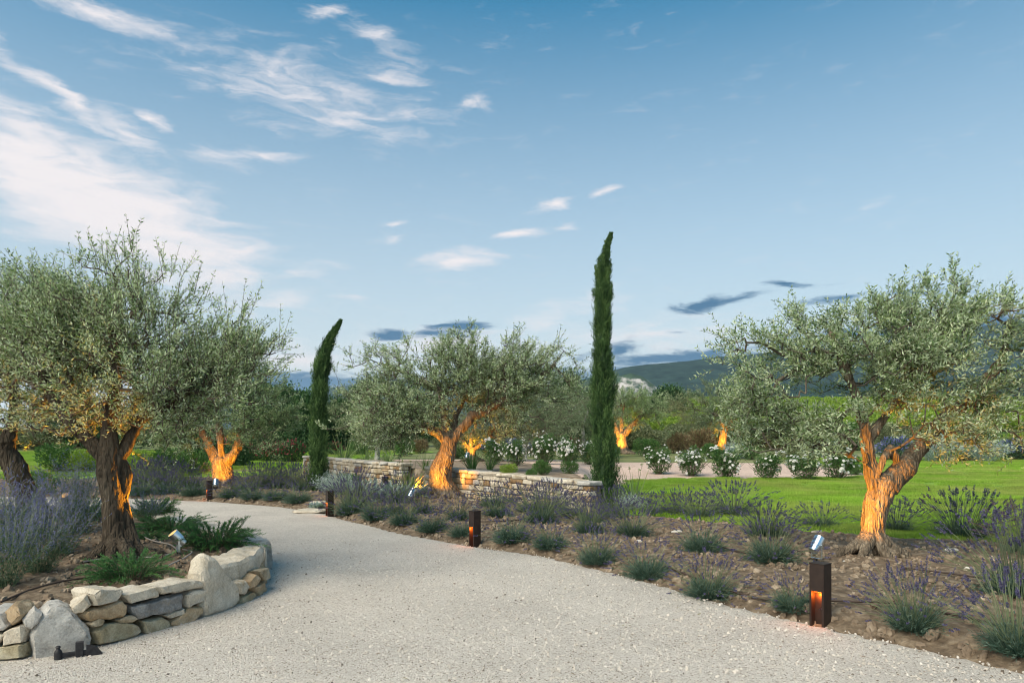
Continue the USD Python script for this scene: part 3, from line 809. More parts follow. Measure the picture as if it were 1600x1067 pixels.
olive_tree('large olive tree in the raised bed, dark trunk lit orange down its right edge', 190, 7.05,
           [[(188, 872, .17), (182, 825, .125, .02), (176, 780, .11), (170, 742, .12), (170, 712, .10)],
            [(170, 720, .08), (142, 692, .072, -.05), (112, 662, .06, -.1), (80, 622, .055, -.15), (66, 585, .045, -.2)],
            [(178, 728, .07), (196, 702, .06, .1), (205, 680, .05, .15), (222, 655, .048, .25), (265, 632, .045, .3), (300, 610, .04, .3)],
            [(172, 712, .09), (168, 672, .07), (178, 615, .055, -.1), (182, 560, .045, -.1), (178, 490, .035, -.15)],
            [(210, 866, .10), (203, 826, .065, .05), (192, 782, .055, .06), (199, 742, .058, .07), (188, 712, .05, .06)],
            [(196, 850, .09), (222, 862, .07), (252, 872, .04, -.05)], [(180, 852, .09, -.05), (158, 868, .065, -.1), (138, 880, .035, -.15)], [(195, 852, .08, -.1), (205, 872, .055, -.2), (214, 884, .03, -.25)]],
           [(185, 530, 120, 90), (310, 545, 105, 72, .2), (90, 565, 110, 90, .2), (235, 605, 150, 62, .1), (356, 590, 62, 52, .3), (100, 640, 110, 36, .4), (150, 470, 90, 42), (250, 488, 60, 38), (310, 632, 80, 42, .2),
            (60, 500, 80, 50, .4), (378, 560, 45, 34, .3), (280, 665, 70, 28, .3)],
           101, tips=760, shoots=5, pairs=9, leaf=(.058, .0135), length=.36, edge=.02, up=.95, gnarl=.6, bark='shaded_bark', roots=8)
olive_tree('olive tree at the left edge of the picture behind the tall blue flowering shrubs', 50, 8.6,
           [[(52, 800, .17), (40, 765, .14), (22, 728, .13), (10, 700, .12)], [(12, 706, .1), (18, 668, .07, -.1), (26, 630, .055), (10, 585, .045)], [(2, 700, .09), (-30, 660, .07), (-60, 600, .06)]],
           [(10, 520, 95, 70), (-70, 540, 100, 90), (0, 595, 90, 56, -.2), (40, 475, 60, 40), (20, 655, 55, 26, .3)],
           102, tips=430, shoots=5, pairs=8, leaf=(.066, .0155), length=.36, edge=.028, up=.7, bark='shaded_bark')
olive_tree('olive tree behind the gravel bend, its short forked trunk glowing orange beside the far bollard', 352, 20.6,
           [[(354, 764, .33), (348, 742, .3), (345, 722, .26)], [(343, 726, .2), (330, 704, .15), (322, 685, .12), (300, 650, .1)], [(350, 724, .2), (366, 708, .14), (376, 688, .15, .1), (379, 660, .12, .1), (395, 630, .09)], [(347, 722, .12), (344, 690, .1, -.2), (340, 640, .08)]],
           [(330, 600, 100, 62), (400, 620, 50, 62), (265, 640, 70, 55), (380, 662, 66, 34, -.4), (300, 672, 70, 26, -.3), (350, 560, 60, 30)],
           103, tips=620, shoots=5, pairs=6, leaf=(.11, .028), length=.42, edge=.04, up=.4, gnarl=1.1, step_len=.3, look='olive_pale')
olive_tree('spreading olive tree in front of the garden wall, thick bulging trunk lit bright orange', 700, 16.5,
           [[(702, 774, .27), (687, 752, .28), (688, 735, .28), (699, 708, .22), (702, 688, .18)], [(700, 694, .12), (684, 676, .105), (660, 666, .09), (632, 652, .08), (600, 640, .07), (575, 610, .05)],
            [(704, 692, .13), (722, 668, .115), (738, 650, .115), (770, 635, .11), (808, 618, .095), (840, 596, .07), (866, 570, .05)], [(702, 690, .11), (694, 650, .085, .3), (688, 610, .07, .4), (640, 585, .055, .3), (600, 570, .04)], [(706, 690, .09), (712, 650, .07, .5), (735, 606, .055, .6), (760, 560, .04, .6)]],
           [(590, 598, 52, 38), (640, 584, 60, 34), (700, 576, 60, 30), (765, 576, 58, 32), (830, 582, 56, 34), (868, 600, 28, 40), (600, 645, 62, 40), (660, 625, 62, 36), (745, 605, 62, 38), (815, 632, 60, 34), (728, 560, 56, 20), (775, 558, 40, 16), (790, 595, 40, 28), (600, 575, 40, 18), (700, 620, 60, 30), (712, 590, 50, 30, .6), (565, 575, 26, 22), (840, 564, 40, 16), (640, 665, 50, 22)],
           104, tips=860, shoots=5, pairs=6, leaf=(.095, .024), length=.36, edge=.035, up=.5, gnarl=1.1, step_len=.25, depth=1.0)
olive_tree('right-hand olive tree by the near bollard, broad twin limbed trunk lit golden orange', 1362, 8.75,
           [[(1362, 858, .165), (1363, 825, .15), (1369, 785, .155), (1381, 757, .165)], [(1370, 765, .12), (1362, 742, .10), (1356, 700, .085), (1352, 665, .07), (1338, 620, .06), (1318, 570, .045), (1300, 520, .035)],
            [(1388, 757, .15), (1412, 732, .13), (1440, 695, .105, .1), (1462, 668, .09, .15), (1490, 640, .09, .2), (1530, 610, .07, .3), (1568, 560, .05, .3), (1580, 500, .035)], [(1356, 690, .06), (1390, 640, .055, .2), (1420, 600, .05, .3), (1440, 560, .04, .3), (1470, 520, .03)],
            [(1366, 742, .03), (1352, 724, .022, -.1), (1330, 712, .016, -.15)], [(1405, 725, .05), (1392, 700, .045, -.05), (1380, 716, .045, -.1), (1372, 742, .04, -.08)],
            [(1356, 838, .10, -.05), (1338, 853, .075, -.1), (1304, 868, .04, -.15)], [(1372, 838, .10, -.05), (1390, 855, .075, -.1), (1418, 868, .04, -.1)], [(1358, 842, .09, -.12), (1350, 862, .06, -.25), (1342, 878, .035, -.3)], [(1370, 842, .09, -.12), (1386, 868, .055, -.25), (1396, 880, .03, -.3)]],
           [(1222, 595, 95, 70), (1300, 540, 95, 52), (1420, 530, 95, 50), (1540, 520, 85, 50), (1620, 585, 70, 80), (1350, 590, 110, 60), (1470, 590, 100, 65, -.2), (1205, 664, 75, 38), (1280, 672, 85, 36, -.1), (1560, 650, 85, 42, -.2), (1440, 655, 70, 30, -.5),
            (1190, 530, 52, 30), (1250, 505, 50, 24), (1500, 680, 60, 22, -.3), (1370, 492, 60, 24), (1480, 478, 60, 22)],
           105, tips=690, shoots=5, pairs=8, leaf=(.078, .0185), length=.30, edge=.02, up=.6, gnarl=.65)
# olives further off
olive_tree('small olive tree beyond the tall cypress, its pale crown over an orange lit forked trunk', 973, 40,
           [[(974, 714, .42), (971, 695, .36), (970, 682, .3)], [(968, 684, .2), (961, 665, .16), (950, 650, .1), (935, 635, .07)], [(972, 684, .2), (984, 668, .18), (992, 660, .16), (1010, 640, .08)], [(970, 682, .14), (972, 655, .1), (975, 630, .07)]],
           [(965, 640, 58, 16), (935, 650, 34, 16), (1008, 646, 30, 16), (975, 630, 40, 9)], 106, tips=330, shoots=5, pairs=5, leaf=(.16, .032), length=.5, edge=.09, up=.6, gnarl=1.5, look='olive_pale', step_len=.5)
olive_tree('olive tree on the far slope with a leaning orange lit trunk', 1128, 44,
           [[(1126, 706, .3), (1129, 690, .27), (1133, 668, .24)], [(1133, 668, .18), (1120, 650, .12), (1105, 640, .08)], [(1133, 668, .18), (1150, 650, .12), (1165, 640, .08)]],
           [(1100, 640, 50, 26), (1150, 645, 55, 26), (1125, 622, 50, 16)], 107, tips=300, shoots=5, pairs=5, leaf=(.19, .038), length=.7, edge=.09, up=.5, gnarl=1.2, look='olive_far', step_len=.5)
olive_tree('olive tree half hidden behind the spreading olive, small pale orange trunk between strap leaved plants', 738, 25.5,
           [[(738, 736, .22), (737, 715, .17), (736, 703, .15)], [(736, 704, .09), (726, 692, .07), (718, 684, .05)], [(737, 704, .09), (752, 694, .06), (768, 682, .05)], [(736, 703, .09), (736, 680, .07), (745, 660, .05)]],
           [(800, 655, 66, 26), (740, 648, 60, 26), (850, 650, 40, 28), (780, 628, 70, 20)], 108, tips=420, shoots=5, pairs=5, leaf=(.13, .030), length=.5, edge=.06, up=.2, look='olive_far', step_len=.35)
for args in [('slim pale trunked olive tree between the spreading olive and the tall cypress', 912, 34, [[(913, 722, .11), (912, 690, .10), (910, 660, .09)], [(911, 662, .06), (905, 640, .05)], [(911, 662, .06), (920, 640, .05)]], [(900, 640, 36, 32), (925, 652, 22, 18), (885, 655, 22, 20)], 109),
             ('slim pale trunked olive tree behind the white roses right of the spreading olive', 820, 30, [[(821, 728, .10), (820, 695, .09), (820, 660, .08)], [(820, 662, .06), (810, 640, .05)], [(820, 662, .06), (832, 640, .05)]], [(820, 628, 52, 26), (860, 640, 34, 26)], 110),
             ('slim grey trunked olive tree above the left stretch of garden wall', 590, 30, [[(589, 722, .12), (590, 700, .11), (591, 675, .10)], [(590, 676, .06), (575, 650, .05)], [(590, 676, .06), (606, 655, .05)]], [(585, 655, 42, 30), (560, 640, 30, 24), (620, 650, 34, 26)], 111)]:
    olive_tree(*args, tips=260, shoots=5, pairs=5, leaf=(.15, .034), length=.55, edge=.06, up=.35, gnarl=.25, look='olive_far', step_len=.4, bark='pale_bark', roots=0)


def cypress(label, px, y, profile, seed, n, leaf):
    """profile: (py, left px, right px) rows from base to tip."""
    rng = np.random.default_rng(seed)
    base = on(px, y)
    root = thing('cypress_tree', label, 'cypress', base)
    s = y / F
    zz = np.array([EYE + (HZ - q[0]) * s for q in profile]) - base[2]
    cx = np.array([(q[1] + q[2]) / 2 - px for q in profile]) * s
    rr = np.array([(q[2] - q[1]) / 2 for q in profile]) * s * .86
    h = np.linspace(0, zz[-1], 60)
    obj('trunk', tube(np.c_[np.interp(h[:30], zz, cx), 0 * h[:30], h[:30] - .1], np.linspace(.09, .03, 30)), M['dry_stem'], root, smooth=True)
    so = Soup()
    # sprays: upright flames of scale leaves, denser and longer where the outline bulges
    m = n // 14
    t = np.r_[rng.random(m - 40) ** .85, rng.uniform(.93, 1, 40)] * zz[-1]
    a = rng.uniform(0, 6.28, m)
    lump = meshkit.fbm(np.c_[np.cos(a) * 2.3, np.sin(a) * 2.3, t * 3.4], 3, seed)
    bulge = .84 + 1.7 * (lump - .44)
    R = np.interp(t, zz, rr) * bulge * rng.uniform(.55, 1.0, m) * np.where(rng.random(m) < .10, 1.28, 1.0)
    p = np.c_[np.interp(t, zz, cx) + R * np.cos(a), R * np.sin(a), t]
    dx = np.gradient(np.interp(h, zz, cx), h)
    d = unit(np.c_[np.cos(a) * .30 + np.interp(t, h, dx), np.sin(a) * .30, np.ones(m)] + rng.normal(0, .15, (m, 3)))
    shade = np.clip(.5 + 1.5 * (meshkit.fbm(np.c_[np.cos(a) * 2.2, np.sin(a) * 2.2, t * 3.1], 2, seed + 5) - .5) + rng.normal(0, .16, m), 0, 1)
    k = np.repeat(np.arange(m), 14)
    u = np.tile(np.arange(14) / 14, m)
    L = leaf[0] * (1 + .8 * np.interp(t, zz, np.linspace(0, 1, len(zz)) ** 2))
    L = leaf[0] * (.2 + 1.3 * np.interp(t, zz, rr) / rr.max())
    q = p[k] + d[k] * (u * L[k] * 1.5 - .9 * L[k] * (1 - .6 * (t[k] / zz[-1]) ** 5))[:, None] + rng.normal(0, 1, (len(k), 3)) * (leaf[1] * (.3 + .7 * np.interp(t, zz, rr) / rr.max()))[k][:, None]
    so.leaves(q, unit(d[k] + rng.normal(0, .38, (len(k), 3))), leaf[0] * .55 * rng.uniform(.6, 1.2, len(k)) * (L[k] / leaf[0]).clip(.45, 1), leaf[1], np.clip(shade[k] * .8 + .25 * u + rng.normal(0, .1, len(k)) - .05, 0, 1), rng)
    # the shaded wood and old growth inside
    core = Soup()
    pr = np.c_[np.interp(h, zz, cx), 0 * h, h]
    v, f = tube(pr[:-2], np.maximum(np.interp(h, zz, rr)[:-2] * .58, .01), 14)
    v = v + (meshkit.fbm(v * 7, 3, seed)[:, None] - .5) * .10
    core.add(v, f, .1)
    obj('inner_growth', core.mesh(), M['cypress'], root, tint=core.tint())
    obj('crown', so.mesh(), M['cypress'], root, tint=so.tint(), kind='stuff')


cypress('tall slender cypress at the right end of the garden wall, tip bent to the right', 945, 14.1,
        [(812, 926, 966), (780, 921, 970), (745, 920, 970), (700, 921, 967), (650, 923, 962), (600, 923, 959), (550, 925, 958), (500, 926, 955), (460, 928, 957), (430, 931, 955), (408, 936, 954), (390, 942, 953), (378, 947, 954), (366, 953, 956)], 201, 62000, (.13, .012))
cypress('smaller slender cypress at the left end of the garden wall, top leaning right', 495, 19.6,
        [(775, 484, 510), (740, 480, 515), (700, 482, 514), (650, 485, 512), (610, 487, 513), (575, 491, 515), (552, 498, 517), (532, 507, 522), (516, 518, 528), (502, 530, 533)], 202, 42000, (.17, .017))


def broad_tree(name, label, cat, px, y, crowns, trunk_r, seed, n, leaf, look='pine', group=None, up=.2):
    rng = np.random.default_rng(seed)
    base = on(px, y)
    root = thing(name, label, cat, base, group=group)
    s = y / F
    bl = [((c[0] - px) * s, rng.normal(0, .1) * c[2] * s, EYE + (HZ - c[1]) * s - base[2], c[2] * s, c[2] * s * .9, c[3] * s) for c in crowns]
    top = max(b[2] + b[5] for b in bl)
    obj('trunk', tube(spline([(0, 0, -.15), (rng.normal(0, .08), rng.normal(0, .08), top * .4), (rng.normal(0, .15), 0, top * .85)], 10), np.linspace(trunk_r, trunk_r * .25, 10)), M['dry_stem'], root, smooth=True)
    so = Soup()
    m = n // 16
    p = in_blobs(bl, m, rng, .62)
    c = np.mean([b[:3] for b in bl], 0)
    out = unit(p - c)
    shade = np.clip(rng.normal(.5, .22, m), 0, 1)
    k = np.repeat(np.arange(m), 16)
    q = p[k] + rng.normal(0, leaf[0] * 1.1, (len(k), 3))
    so.leaves(q, unit(out[k] * .8 + [0, 0, up] + rng.normal(0, .6, (len(k), 3))), leaf[0] * rng.uniform(.6, 1.2, len(k)), leaf[1], np.clip(shade[k] * .8 + rng.normal(.1, .14, len(k)), 0, 1), rng)
    w = Soup()
    st = np.array([0, 0, top * .35]) + rng.normal(0, .05, (60, 3))
    e = in_blobs(bl, 60, rng, .3)
    w.sticks(st, e, trunk_r * .28, .012, 4)
    obj('branch', w.mesh(), M['dry_stem'], root, smooth=True, kind='stuff')
    obj('crown', so.mesh(), M[look], root, tint=so.tint(), kind='stuff')
    return root


for i, a in enumerate([
        ('dark evergreen tree left of the smaller cypress, tallest of the clump', 452, 44, [(452, 655, 22, 34), (448, 628, 15, 22), (465, 670, 18, 26)]),
        ('dark bushy evergreen right beside the smaller cypress trunk', 475, 41, [(474, 668, 16, 34), (478, 640, 11, 22)]),
        ('dark evergreen tree seen just right of the smaller cypress', 525, 43, [(528, 660, 16, 32), (522, 684, 14, 22)]),
        ('dense dark tree behind the right side of the spreading olive', 878, 46, [(885, 630, 24, 32), (868, 655, 24, 30), (898, 660, 16, 30), (892, 598, 13, 16)]),
        ('mid green tree behind the left crown of the spreading olive', 556, 48, [(555, 650, 18, 36), (566, 625, 12, 22)]),
        ('dark tree far behind the spreading olive trunk', 650, 52, [(640, 655, 34, 28), (670, 650, 28, 30)]),
        ('leafy tree standing behind the crown of the olive by the gravel bend', 415, 50, [(410, 628, 22, 28), (425, 650, 18, 28), (392, 640, 24, 30)]),
        ('wide dark tree behind the big left olive crown', 255, 46, [(250, 650, 48, 34), (290, 665, 36, 26), (215, 668, 34, 26)]),
        ('dark tree at far left beyond the lawn', 110, 50, [(105, 650, 50, 36), (160, 668, 36, 26)]),
        ('round dark tree on the far slope right of the tall cypress', 1046, 90, [(1046, 628, 17, 16), (1034, 636, 12, 12)]),
        ('round dark tree on the far slope farther right of the first', 1078, 120, [(1076, 632, 12, 10)]),
        ('dark tree behind the small olive beyond the tall cypress', 930, 60, [(930, 640, 16, 26), (915, 655, 14, 20)])]):
    broad_tree('evergreen_tree', a[0], 'tree', a[1], a[2], a[3], .16, 300 + i, 9000, (.24 if a[2] < 80 else .45, .09 if a[2] < 80 else .2))
for i, a in enumerate([('dark column shaped conifer right behind the trunk of the olive by the gravel bend', 371, 26, [(371, 728, 9, 20), (371, 745, 11, 14), (371, 708, 6, 12)]),
                       ('dark column shaped conifer left of the olive by the gravel bend', 306, 30, [(306, 712, 11, 22), (306, 730, 12, 12)]),
                       ('dark clipped conifer behind the left lawn, near the red flowering bushes', 408, 43, [(408, 706, 12, 16), (402, 696, 10, 14)])]):
    broad_tree('columnar_conifer', a[0], 'conifer', a[1], a[2], a[3], .08, 340 + i, 6000, (.15, .05), up=.9)

# ------------------------------------------------------------------ dry stone garden walls
def stone_hull(l, d, h, rng, c=.16):
    k = c * min(l, d, h)
    pts = []
    for s in np.ndindex(2, 2, 2):
        s = np.array(s) * 2 - 1
        jit = rng.uniform(-.09, .09, 3) * np.array([l, d, h]) * np.array([.5, .4, .8])
        for q in range(3):
            e = np.array([l, d, h]) / 2 - k * rng.uniform(.6, 1.5)
            e[q] = np.array([l, d, h])[q] / 2
            pts.append(s * e + jit)
    return trimesh.convex.convex_hull(np.array(pts))


def place_on_line(line, s):
    p = np.array(line, float)
    L = np.r_[0, np.cumsum(np.linalg.norm(np.diff(p, axis=0), axis=1))]
    i = int(np.clip(np.searchsorted(L, s) - 1, 0, len(p) - 2))
    t = unit(p[i + 1] - p[i])
    return p[i] + t * (s - L[i]), t, L[-1]


def garden_wall(label, line, zb, zt, seed, courses=6):
    rng = np.random.default_rng(seed)
    p0, t0, total = place_on_line(line, 0)
    root = thing('garden_wall', label, 'stone wall', (p0[0], p0[1], zb[0]))
    o = np.array([p0[0], p0[1], zb[0]])
    base = lambda s: zb[0] + (zb[1] - zb[0]) * s / total
    top = lambda s: zt[0] + (zt[1] - zt[0]) * s / total
    looks = ['stone_cream', 'stone_buff', 'stone_cream', 'stone_grey', 'stone_buff', 'stone_orange', 'stone_rust', 'stone_cream']
    # the packed earth and rubble between and behind the stones
    n = 40
    ss = np.linspace(.03, total - .03, n)
    v = []
    for s in ss:
        p, t, _ = place_on_line(line, s)
        q = np.array([t[1], -t[0]]) * (-1 if np.dot([t[1], -t[0]], [0, 1]) < 0 else 1)
        for dd, zz in ((.07, base(s) - .15), (.34, base(s) - .15), (.34, top(s) - .06), (.07, top(s) - .06)):
            v.append([*(p + q * dd), zz])
    v = np.array(v) - o
    f = []
    for i in range(n - 1):
        for k in range(4):
            a, b = i * 4 + k, i * 4 + (k + 1) % 4
            f += [[a, b, b + 4], [a, b + 4, a + 4]]
    e = (n - 1) * 4
    f += [[0, 2, 1], [0, 3, 2], [e, e + 1, e + 2], [e, e + 2, e + 3]]
    m = trimesh.Trimesh(v, f, process=False)
    trimesh.repair.fix_normals(m)
    obj('rubble_core', m, M['joint'], root)
    frac = np.cumsum(rng.uniform(.75, 1.25, courses))
    frac = np.r_[0, frac / frac[-1]]
    for c in range(courses):
        s = 0.0
        while s < total - .05:
            l = float(np.clip(rng.gamma(5, .052), .13, .46))
            if total - s - l < .14:
                l = total - s
            mid = s + l / 2
            p, t, _ = place_on_line(line, mid)
            q = np.array([t[1], -t[0]]) * (-1 if np.dot([t[1], -t[0]], [0, 1]) < 0 else 1)
            span = top(mid) - .075 - (base(mid) - .1)
            z0, z1 = base(mid) - .1 + span * frac[c], base(mid) - .1 + span * frac[c + 1]
            parts = [(z0, z1)]
            if rng.random() < .12:
                zm = z0 + (z1 - z0) * rng.uniform(.4, .6)
                parts = [(z0, zm), (zm, z1)]
            for a, b in parts:
                st = stone_hull(l - .012, .24, (b - a) - .010, rng)
                R = np.eye(4)
                R[:2, 0], R[:2, 1] = t, q
                R[:3, 3] = np.array([*(p + q * (.12 - rng.uniform(0, .028))), (a + b) / 2]) - o
                st.apply_transform(trimesh.transformations.rotation_matrix(rng.normal(0, .025), [0, 1, 0]))
                st.apply_transform(R)
                trimesh.repair.fix_normals(st)
                obj('stone', st, M[looks[rng.integers(len(looks))]], root)
            s += l
    s = -.02
    while s < total:
        l = float(rng.uniform(.3, .6))
        if total + .02 - s - l < .25:
            l = total + .02 - s
        p, t, _ = place_on_line(line, min(s + l / 2, total))
        q = np.array([t[1], -t[0]]) * (-1 if np.dot([t[1], -t[0]], [0, 1]) < 0 else 1)
        st = stone_hull(l - .01, .40, .085, rng, .2)
        R = np.eye(4)
        R[:2, 0], R[:2, 1] = t, q
        R[:3, 3] = np.array([*(p + q * .17), top(s + l / 2) - .035 + rng.uniform(-.006, .006)]) - o
        st.apply_transform(R)
        trimesh.repair.fix_normals(st)
        obj('coping_stone', st, M[['stone_cream', 'stone_grey', 'stone_cream'][rng.integers(3)]], root)
        s += l
    return root


garden_wall('right stretch of low dry stone wall running from the spreading olive to the tall cypress', WALL_A, (.13, .10), (.70, .86), 401)
garden_wall('left stretch of low dry stone wall behind the smaller cypress and silvery plants', WALL_B, (.10, .16), (.88, 1.0), 402)

# ------------------------------------------------------------------ stones round the raised bed, each outlined as it stands in the wall face
FACE = np.array(ISLAND[:14], float)


def on_face(px, py):
    """The point where a line of sight meets the upright face over the edge of the raised bed."""
    r = (px - CX) / F
    best = None
    for a, b in zip(FACE[:-1], FACE[1:]):
        d = b - a
        den = d[0] - r * d[1]
        if abs(den) < 1e-9:
            continue
        u = (r * a[1] - a[0]) / den
        if -1e-6 <= u <= 1 + 1e-6:
            p = a + u * d
            if p[1] > 0 and (best is None or p[1] < best[1]):
                best = p
    if best is None:
        best = FACE[np.argmax(FACE[:, 0] / FACE[:, 1])]
    return np.array([best[0], best[1], EYE + (HZ - py) / F * best[1]])


STONES = [('stone_grey', .26, [(-30, 953), (7, 955), (20, 975), (10, 983), (-30, 986)]), ('stone_orange', .16, [(13, 953), (25, 939), (35, 946), (41, 957), (33, 967), (22, 975), (16, 963)]),
          ('stone_grey', .18, [(36, 968), (56, 948), (64, 957), (58, 971), (47, 982), (39, 978)]), ('stone_cream', .2, [(-30, 988), (0, 987), (11, 989), (9, 996), (-1, 1007), (-30, 1009)]),
          ('stone_cream', .22, [(11, 985), (38, 975), (41, 981), (40, 1003), (10, 1006)]), ('stone_yellow', .24, [(-30, 1010), (0, 1009), (40, 1005), (41, 1026), (0, 1025), (-30, 1028)]),
          ('stone_grey', .34, [(43, 992), (60, 962), (77, 947), (95, 944), (109, 949), (120, 964), (139, 982), (144, 997), (141, 1014), (118, 1030), (85, 1034), (49, 1032)]),
          ('stone_cream', .2, [(109, 947), (135, 929), (141, 943), (128, 955), (116, 956)]), ('stone_cream', .24, [(138, 927), (145, 920), (185, 917), (189, 922), (180, 938), (142, 946)]),
          ('stone_orange', .24, [(122, 960), (128, 955), (158, 947), (189, 938), (196, 945), (196, 957), (189, 963), (133, 971), (126, 968)]), ('stone_buff', .14, [(134, 974), (149, 966), (159, 967), (154, 975), (140, 978)]),
          ('stone_buff', .14, [(177, 968), (186, 963), (203, 961), (210, 965), (201, 970), (182, 972)]), ('stone_yellow', .26, [(143, 987), (152, 976), (191, 970), (215, 975), (218, 985), (209, 994), (175, 999), (150, 1006)]),
          ('stone_cream', .24, [(189, 928), (236, 917), (244, 922), (244, 930), (226, 935), (197, 942)]), ('stone_dark', .28, [(199, 946), (283, 927), (285, 948), (250, 960), (212, 966), (201, 957)]),
          ('stone_cream', .24, [(238, 917), (288, 905), (312, 907), (317, 915), (274, 924), (248, 928)]), ('stone_cream', .22, [(285, 929), (297, 922), (320, 919), (322, 936), (290, 948), (286, 941)]),
          ('stone_cream', .16, [(251, 962), (284, 949), (284, 958), (262, 965)]), ('stone_yellow', .24, [(216, 969), (250, 962), (260, 969), (263, 980), (240, 990), (222, 989)]),
          ('stone_orange', .24, [(261, 976), (278, 958), (288, 949), (313, 947), (315, 955), (299, 970), (272, 981)]), ('stone_cream', .13, [(306, 896), (314, 871), (321, 864), (328, 869), (345, 893), (369, 921), (371, 938), (359, 951), (338, 960), (314, 966), (309, 920)]),
          ('stone_cream', .16, [(368, 911), (378, 905), (383, 916), (377, 929), (370, 928)]), ('stone_orange', .16, [(382, 909), (397, 895), (403, 902), (391, 918), (384, 921)]),
          ('stone_yellow', .18, [(371, 934), (391, 921), (395, 930), (377, 945), (369, 946)]), ('stone_orange', .16, [(393, 917), (409, 907), (411, 924), (397, 932)]), ('stone_buff', .16, [(399, 892), (413, 886), (415, 903), (408, 908)])]


def face_stone(outline, depth, rng):
    """A quarried stone: the outline in the wall face, swollen at mid depth and worn at the edges, running back into the bed."""
    p = np.array([on_face(*q) for q in outline])
    c = p.mean(0)
    # outward normal of the wall face at the stone
    i = int(np.argmin([np.linalg.norm((a + b) / 2 - c[:2]) for a, b in zip(FACE[:-1], FACE[1:])]))
    t = unit(np.array([*(FACE[i + 1] - FACE[i]), 0.0]))
    nrm = np.array([t[1], -t[0], 0])
    ring = lambda k, off: c + (p - c) * k + nrm * off
    pts = np.vstack([ring(.84, .05), ring(.95, .03), ring(1.0, -.02), ring(.98, -depth * .6), ring(.8, -depth)])
    m = trimesh.convex.convex_hull(pts + rng.normal(0, .004, pts.shape))
    m = m.subdivide_to_size(.045)
    m.merge_vertices()
    v, n = np.array(m.vertices), np.array(m.vertex_normals)
    k = meshkit.fbm(v * 9 + rng.uniform(0, 50, 3), 4, 2) - .5
    lump = meshkit.fbm(v * 28 + 9, 2, 5) - .5
    m = trimesh.Trimesh(v + n * (k * .04 + lump * .016)[:, None], m.faces, process=False)
    return m


rng = np.random.default_rng(77)
edging = thing('stone_edging', 'low edging of rough pale and ochre stones round the raised bed at left', 'stone edging', (-3.0, 5.4, 0))
eo = np.array([-3.0, 5.4, 0])
for look, depth, outline in STONES:
    s = face_stone(outline, depth, rng)
    s.apply_translation(-eo)
    obj('stone', s, M[look], edging, smooth=26)
# long slabs capping the far right curve of the bed
for pts, look in [([(-2.74, 6.34), (-2.64, 6.6), (-2.62, 7.0), (-2.73, 7.5), (-3.0, 7.5), (-3.05, 6.9), (-3.0, 6.45)], 'stone_cream'), ([(-2.75, 7.6), (-2.96, 8.25), (-3.2, 8.15), (-3.0, 7.55)], 'stone_cream'),
                  ([(-2.92, 8.3), (-3.5, 9.1), (-3.8, 8.9), (-3.25, 8.2)], 'stone_grey'), ([(-3.6, 9.15), (-4.4, 10.1), (-4.7, 9.85), (-3.9, 8.95)], 'stone_cream'), ([(-4.5, 10.2), (-5.2, 10.9), (-5.5, 10.6), (-4.8, 9.9)], 'stone_grey'),
                  ([(-5.3, 11.0), (-5.9, 11.9), (-6.3, 11.6), (-5.6, 10.7)], 'stone_cream'), ([(-6.0, 12.0), (-6.9, 12.7), (-7.1, 12.3), (-6.3, 11.7)], 'stone_cream')]:
    q = np.array(pts)
    near = q[:, 1].mean() < 7.3
    lo, hi = (.19, .375) if near else (-.05, .33)
    ring = lambda k, z: np.c_[q.mean(0) + (q - q.mean(0)) * k, np.full(len(q), z)]
    m = trimesh.convex.convex_hull(np.vstack([ring(.93, lo), ring(1, lo + .04), ring(1, hi - .035), ring(.9, hi)])).subdivide_to_size(.07)
    m.merge_vertices()
    v, n = np.array(m.vertices), np.array(m.vertex_normals)
    m = trimesh.Trimesh(v + n * ((meshkit.fbm(v * 6, 4, 4) - .5) * .07)[:, None] - eo, m.faces, process=False)
    obj('capping_stone', m, M[look], edging, smooth=42)
# stones behind the right end that carry the slab, out of the measured outlines
for (x, y) in [(-2.62, 7.35), (-2.75, 7.75), (-3.0, 8.2), (-3.3, 8.6), (-4.6, 4.95), (-5.1, 4.85), (-5.7, 4.8)]:
    m = stone_hull(.3, .34, .24, rng)
    m = m.subdivide_to_size(.06)
    m.merge_vertices()
    m = spin(m, [0, 0, 1], rng.uniform(0, 3))
    m.apply_translation(np.array([x - (.24 if y > 7 else .05), y, .1]) - eo)
    obj('stone', m, M[['stone_buff', 'stone_orange', 'stone_cream'][rng.integers(3)]], edging, smooth=42)


def lone_stone(label, px, py, w, look, flat_=.35, long_=.6, name='loose_stone', seed=0, sink=.25, rz=None, group=None):
    rng = np.random.default_rng(900 + seed)
    p = at(px, py)
    s = w * p[1] / F / 2
    m = rock(rng, 3, flat_, .05)
    v = m.vertices * [1, long_, 1]
    v = v * (1 + .5 * (meshkit.fbm(v * 1.6 + seed, 3, seed) - .5))[:, None]
    v = np.clip(v, None, [9, 9, flat_ * .62])
    r = thing(name, label, 'stone', p, rng.uniform(-.6, .6) if rz is None else rz, group, s)
    obj('body', trimesh.Trimesh(v + [0, 0, flat_ * sink], m.faces, process=False), M[look], r, smooth=50)


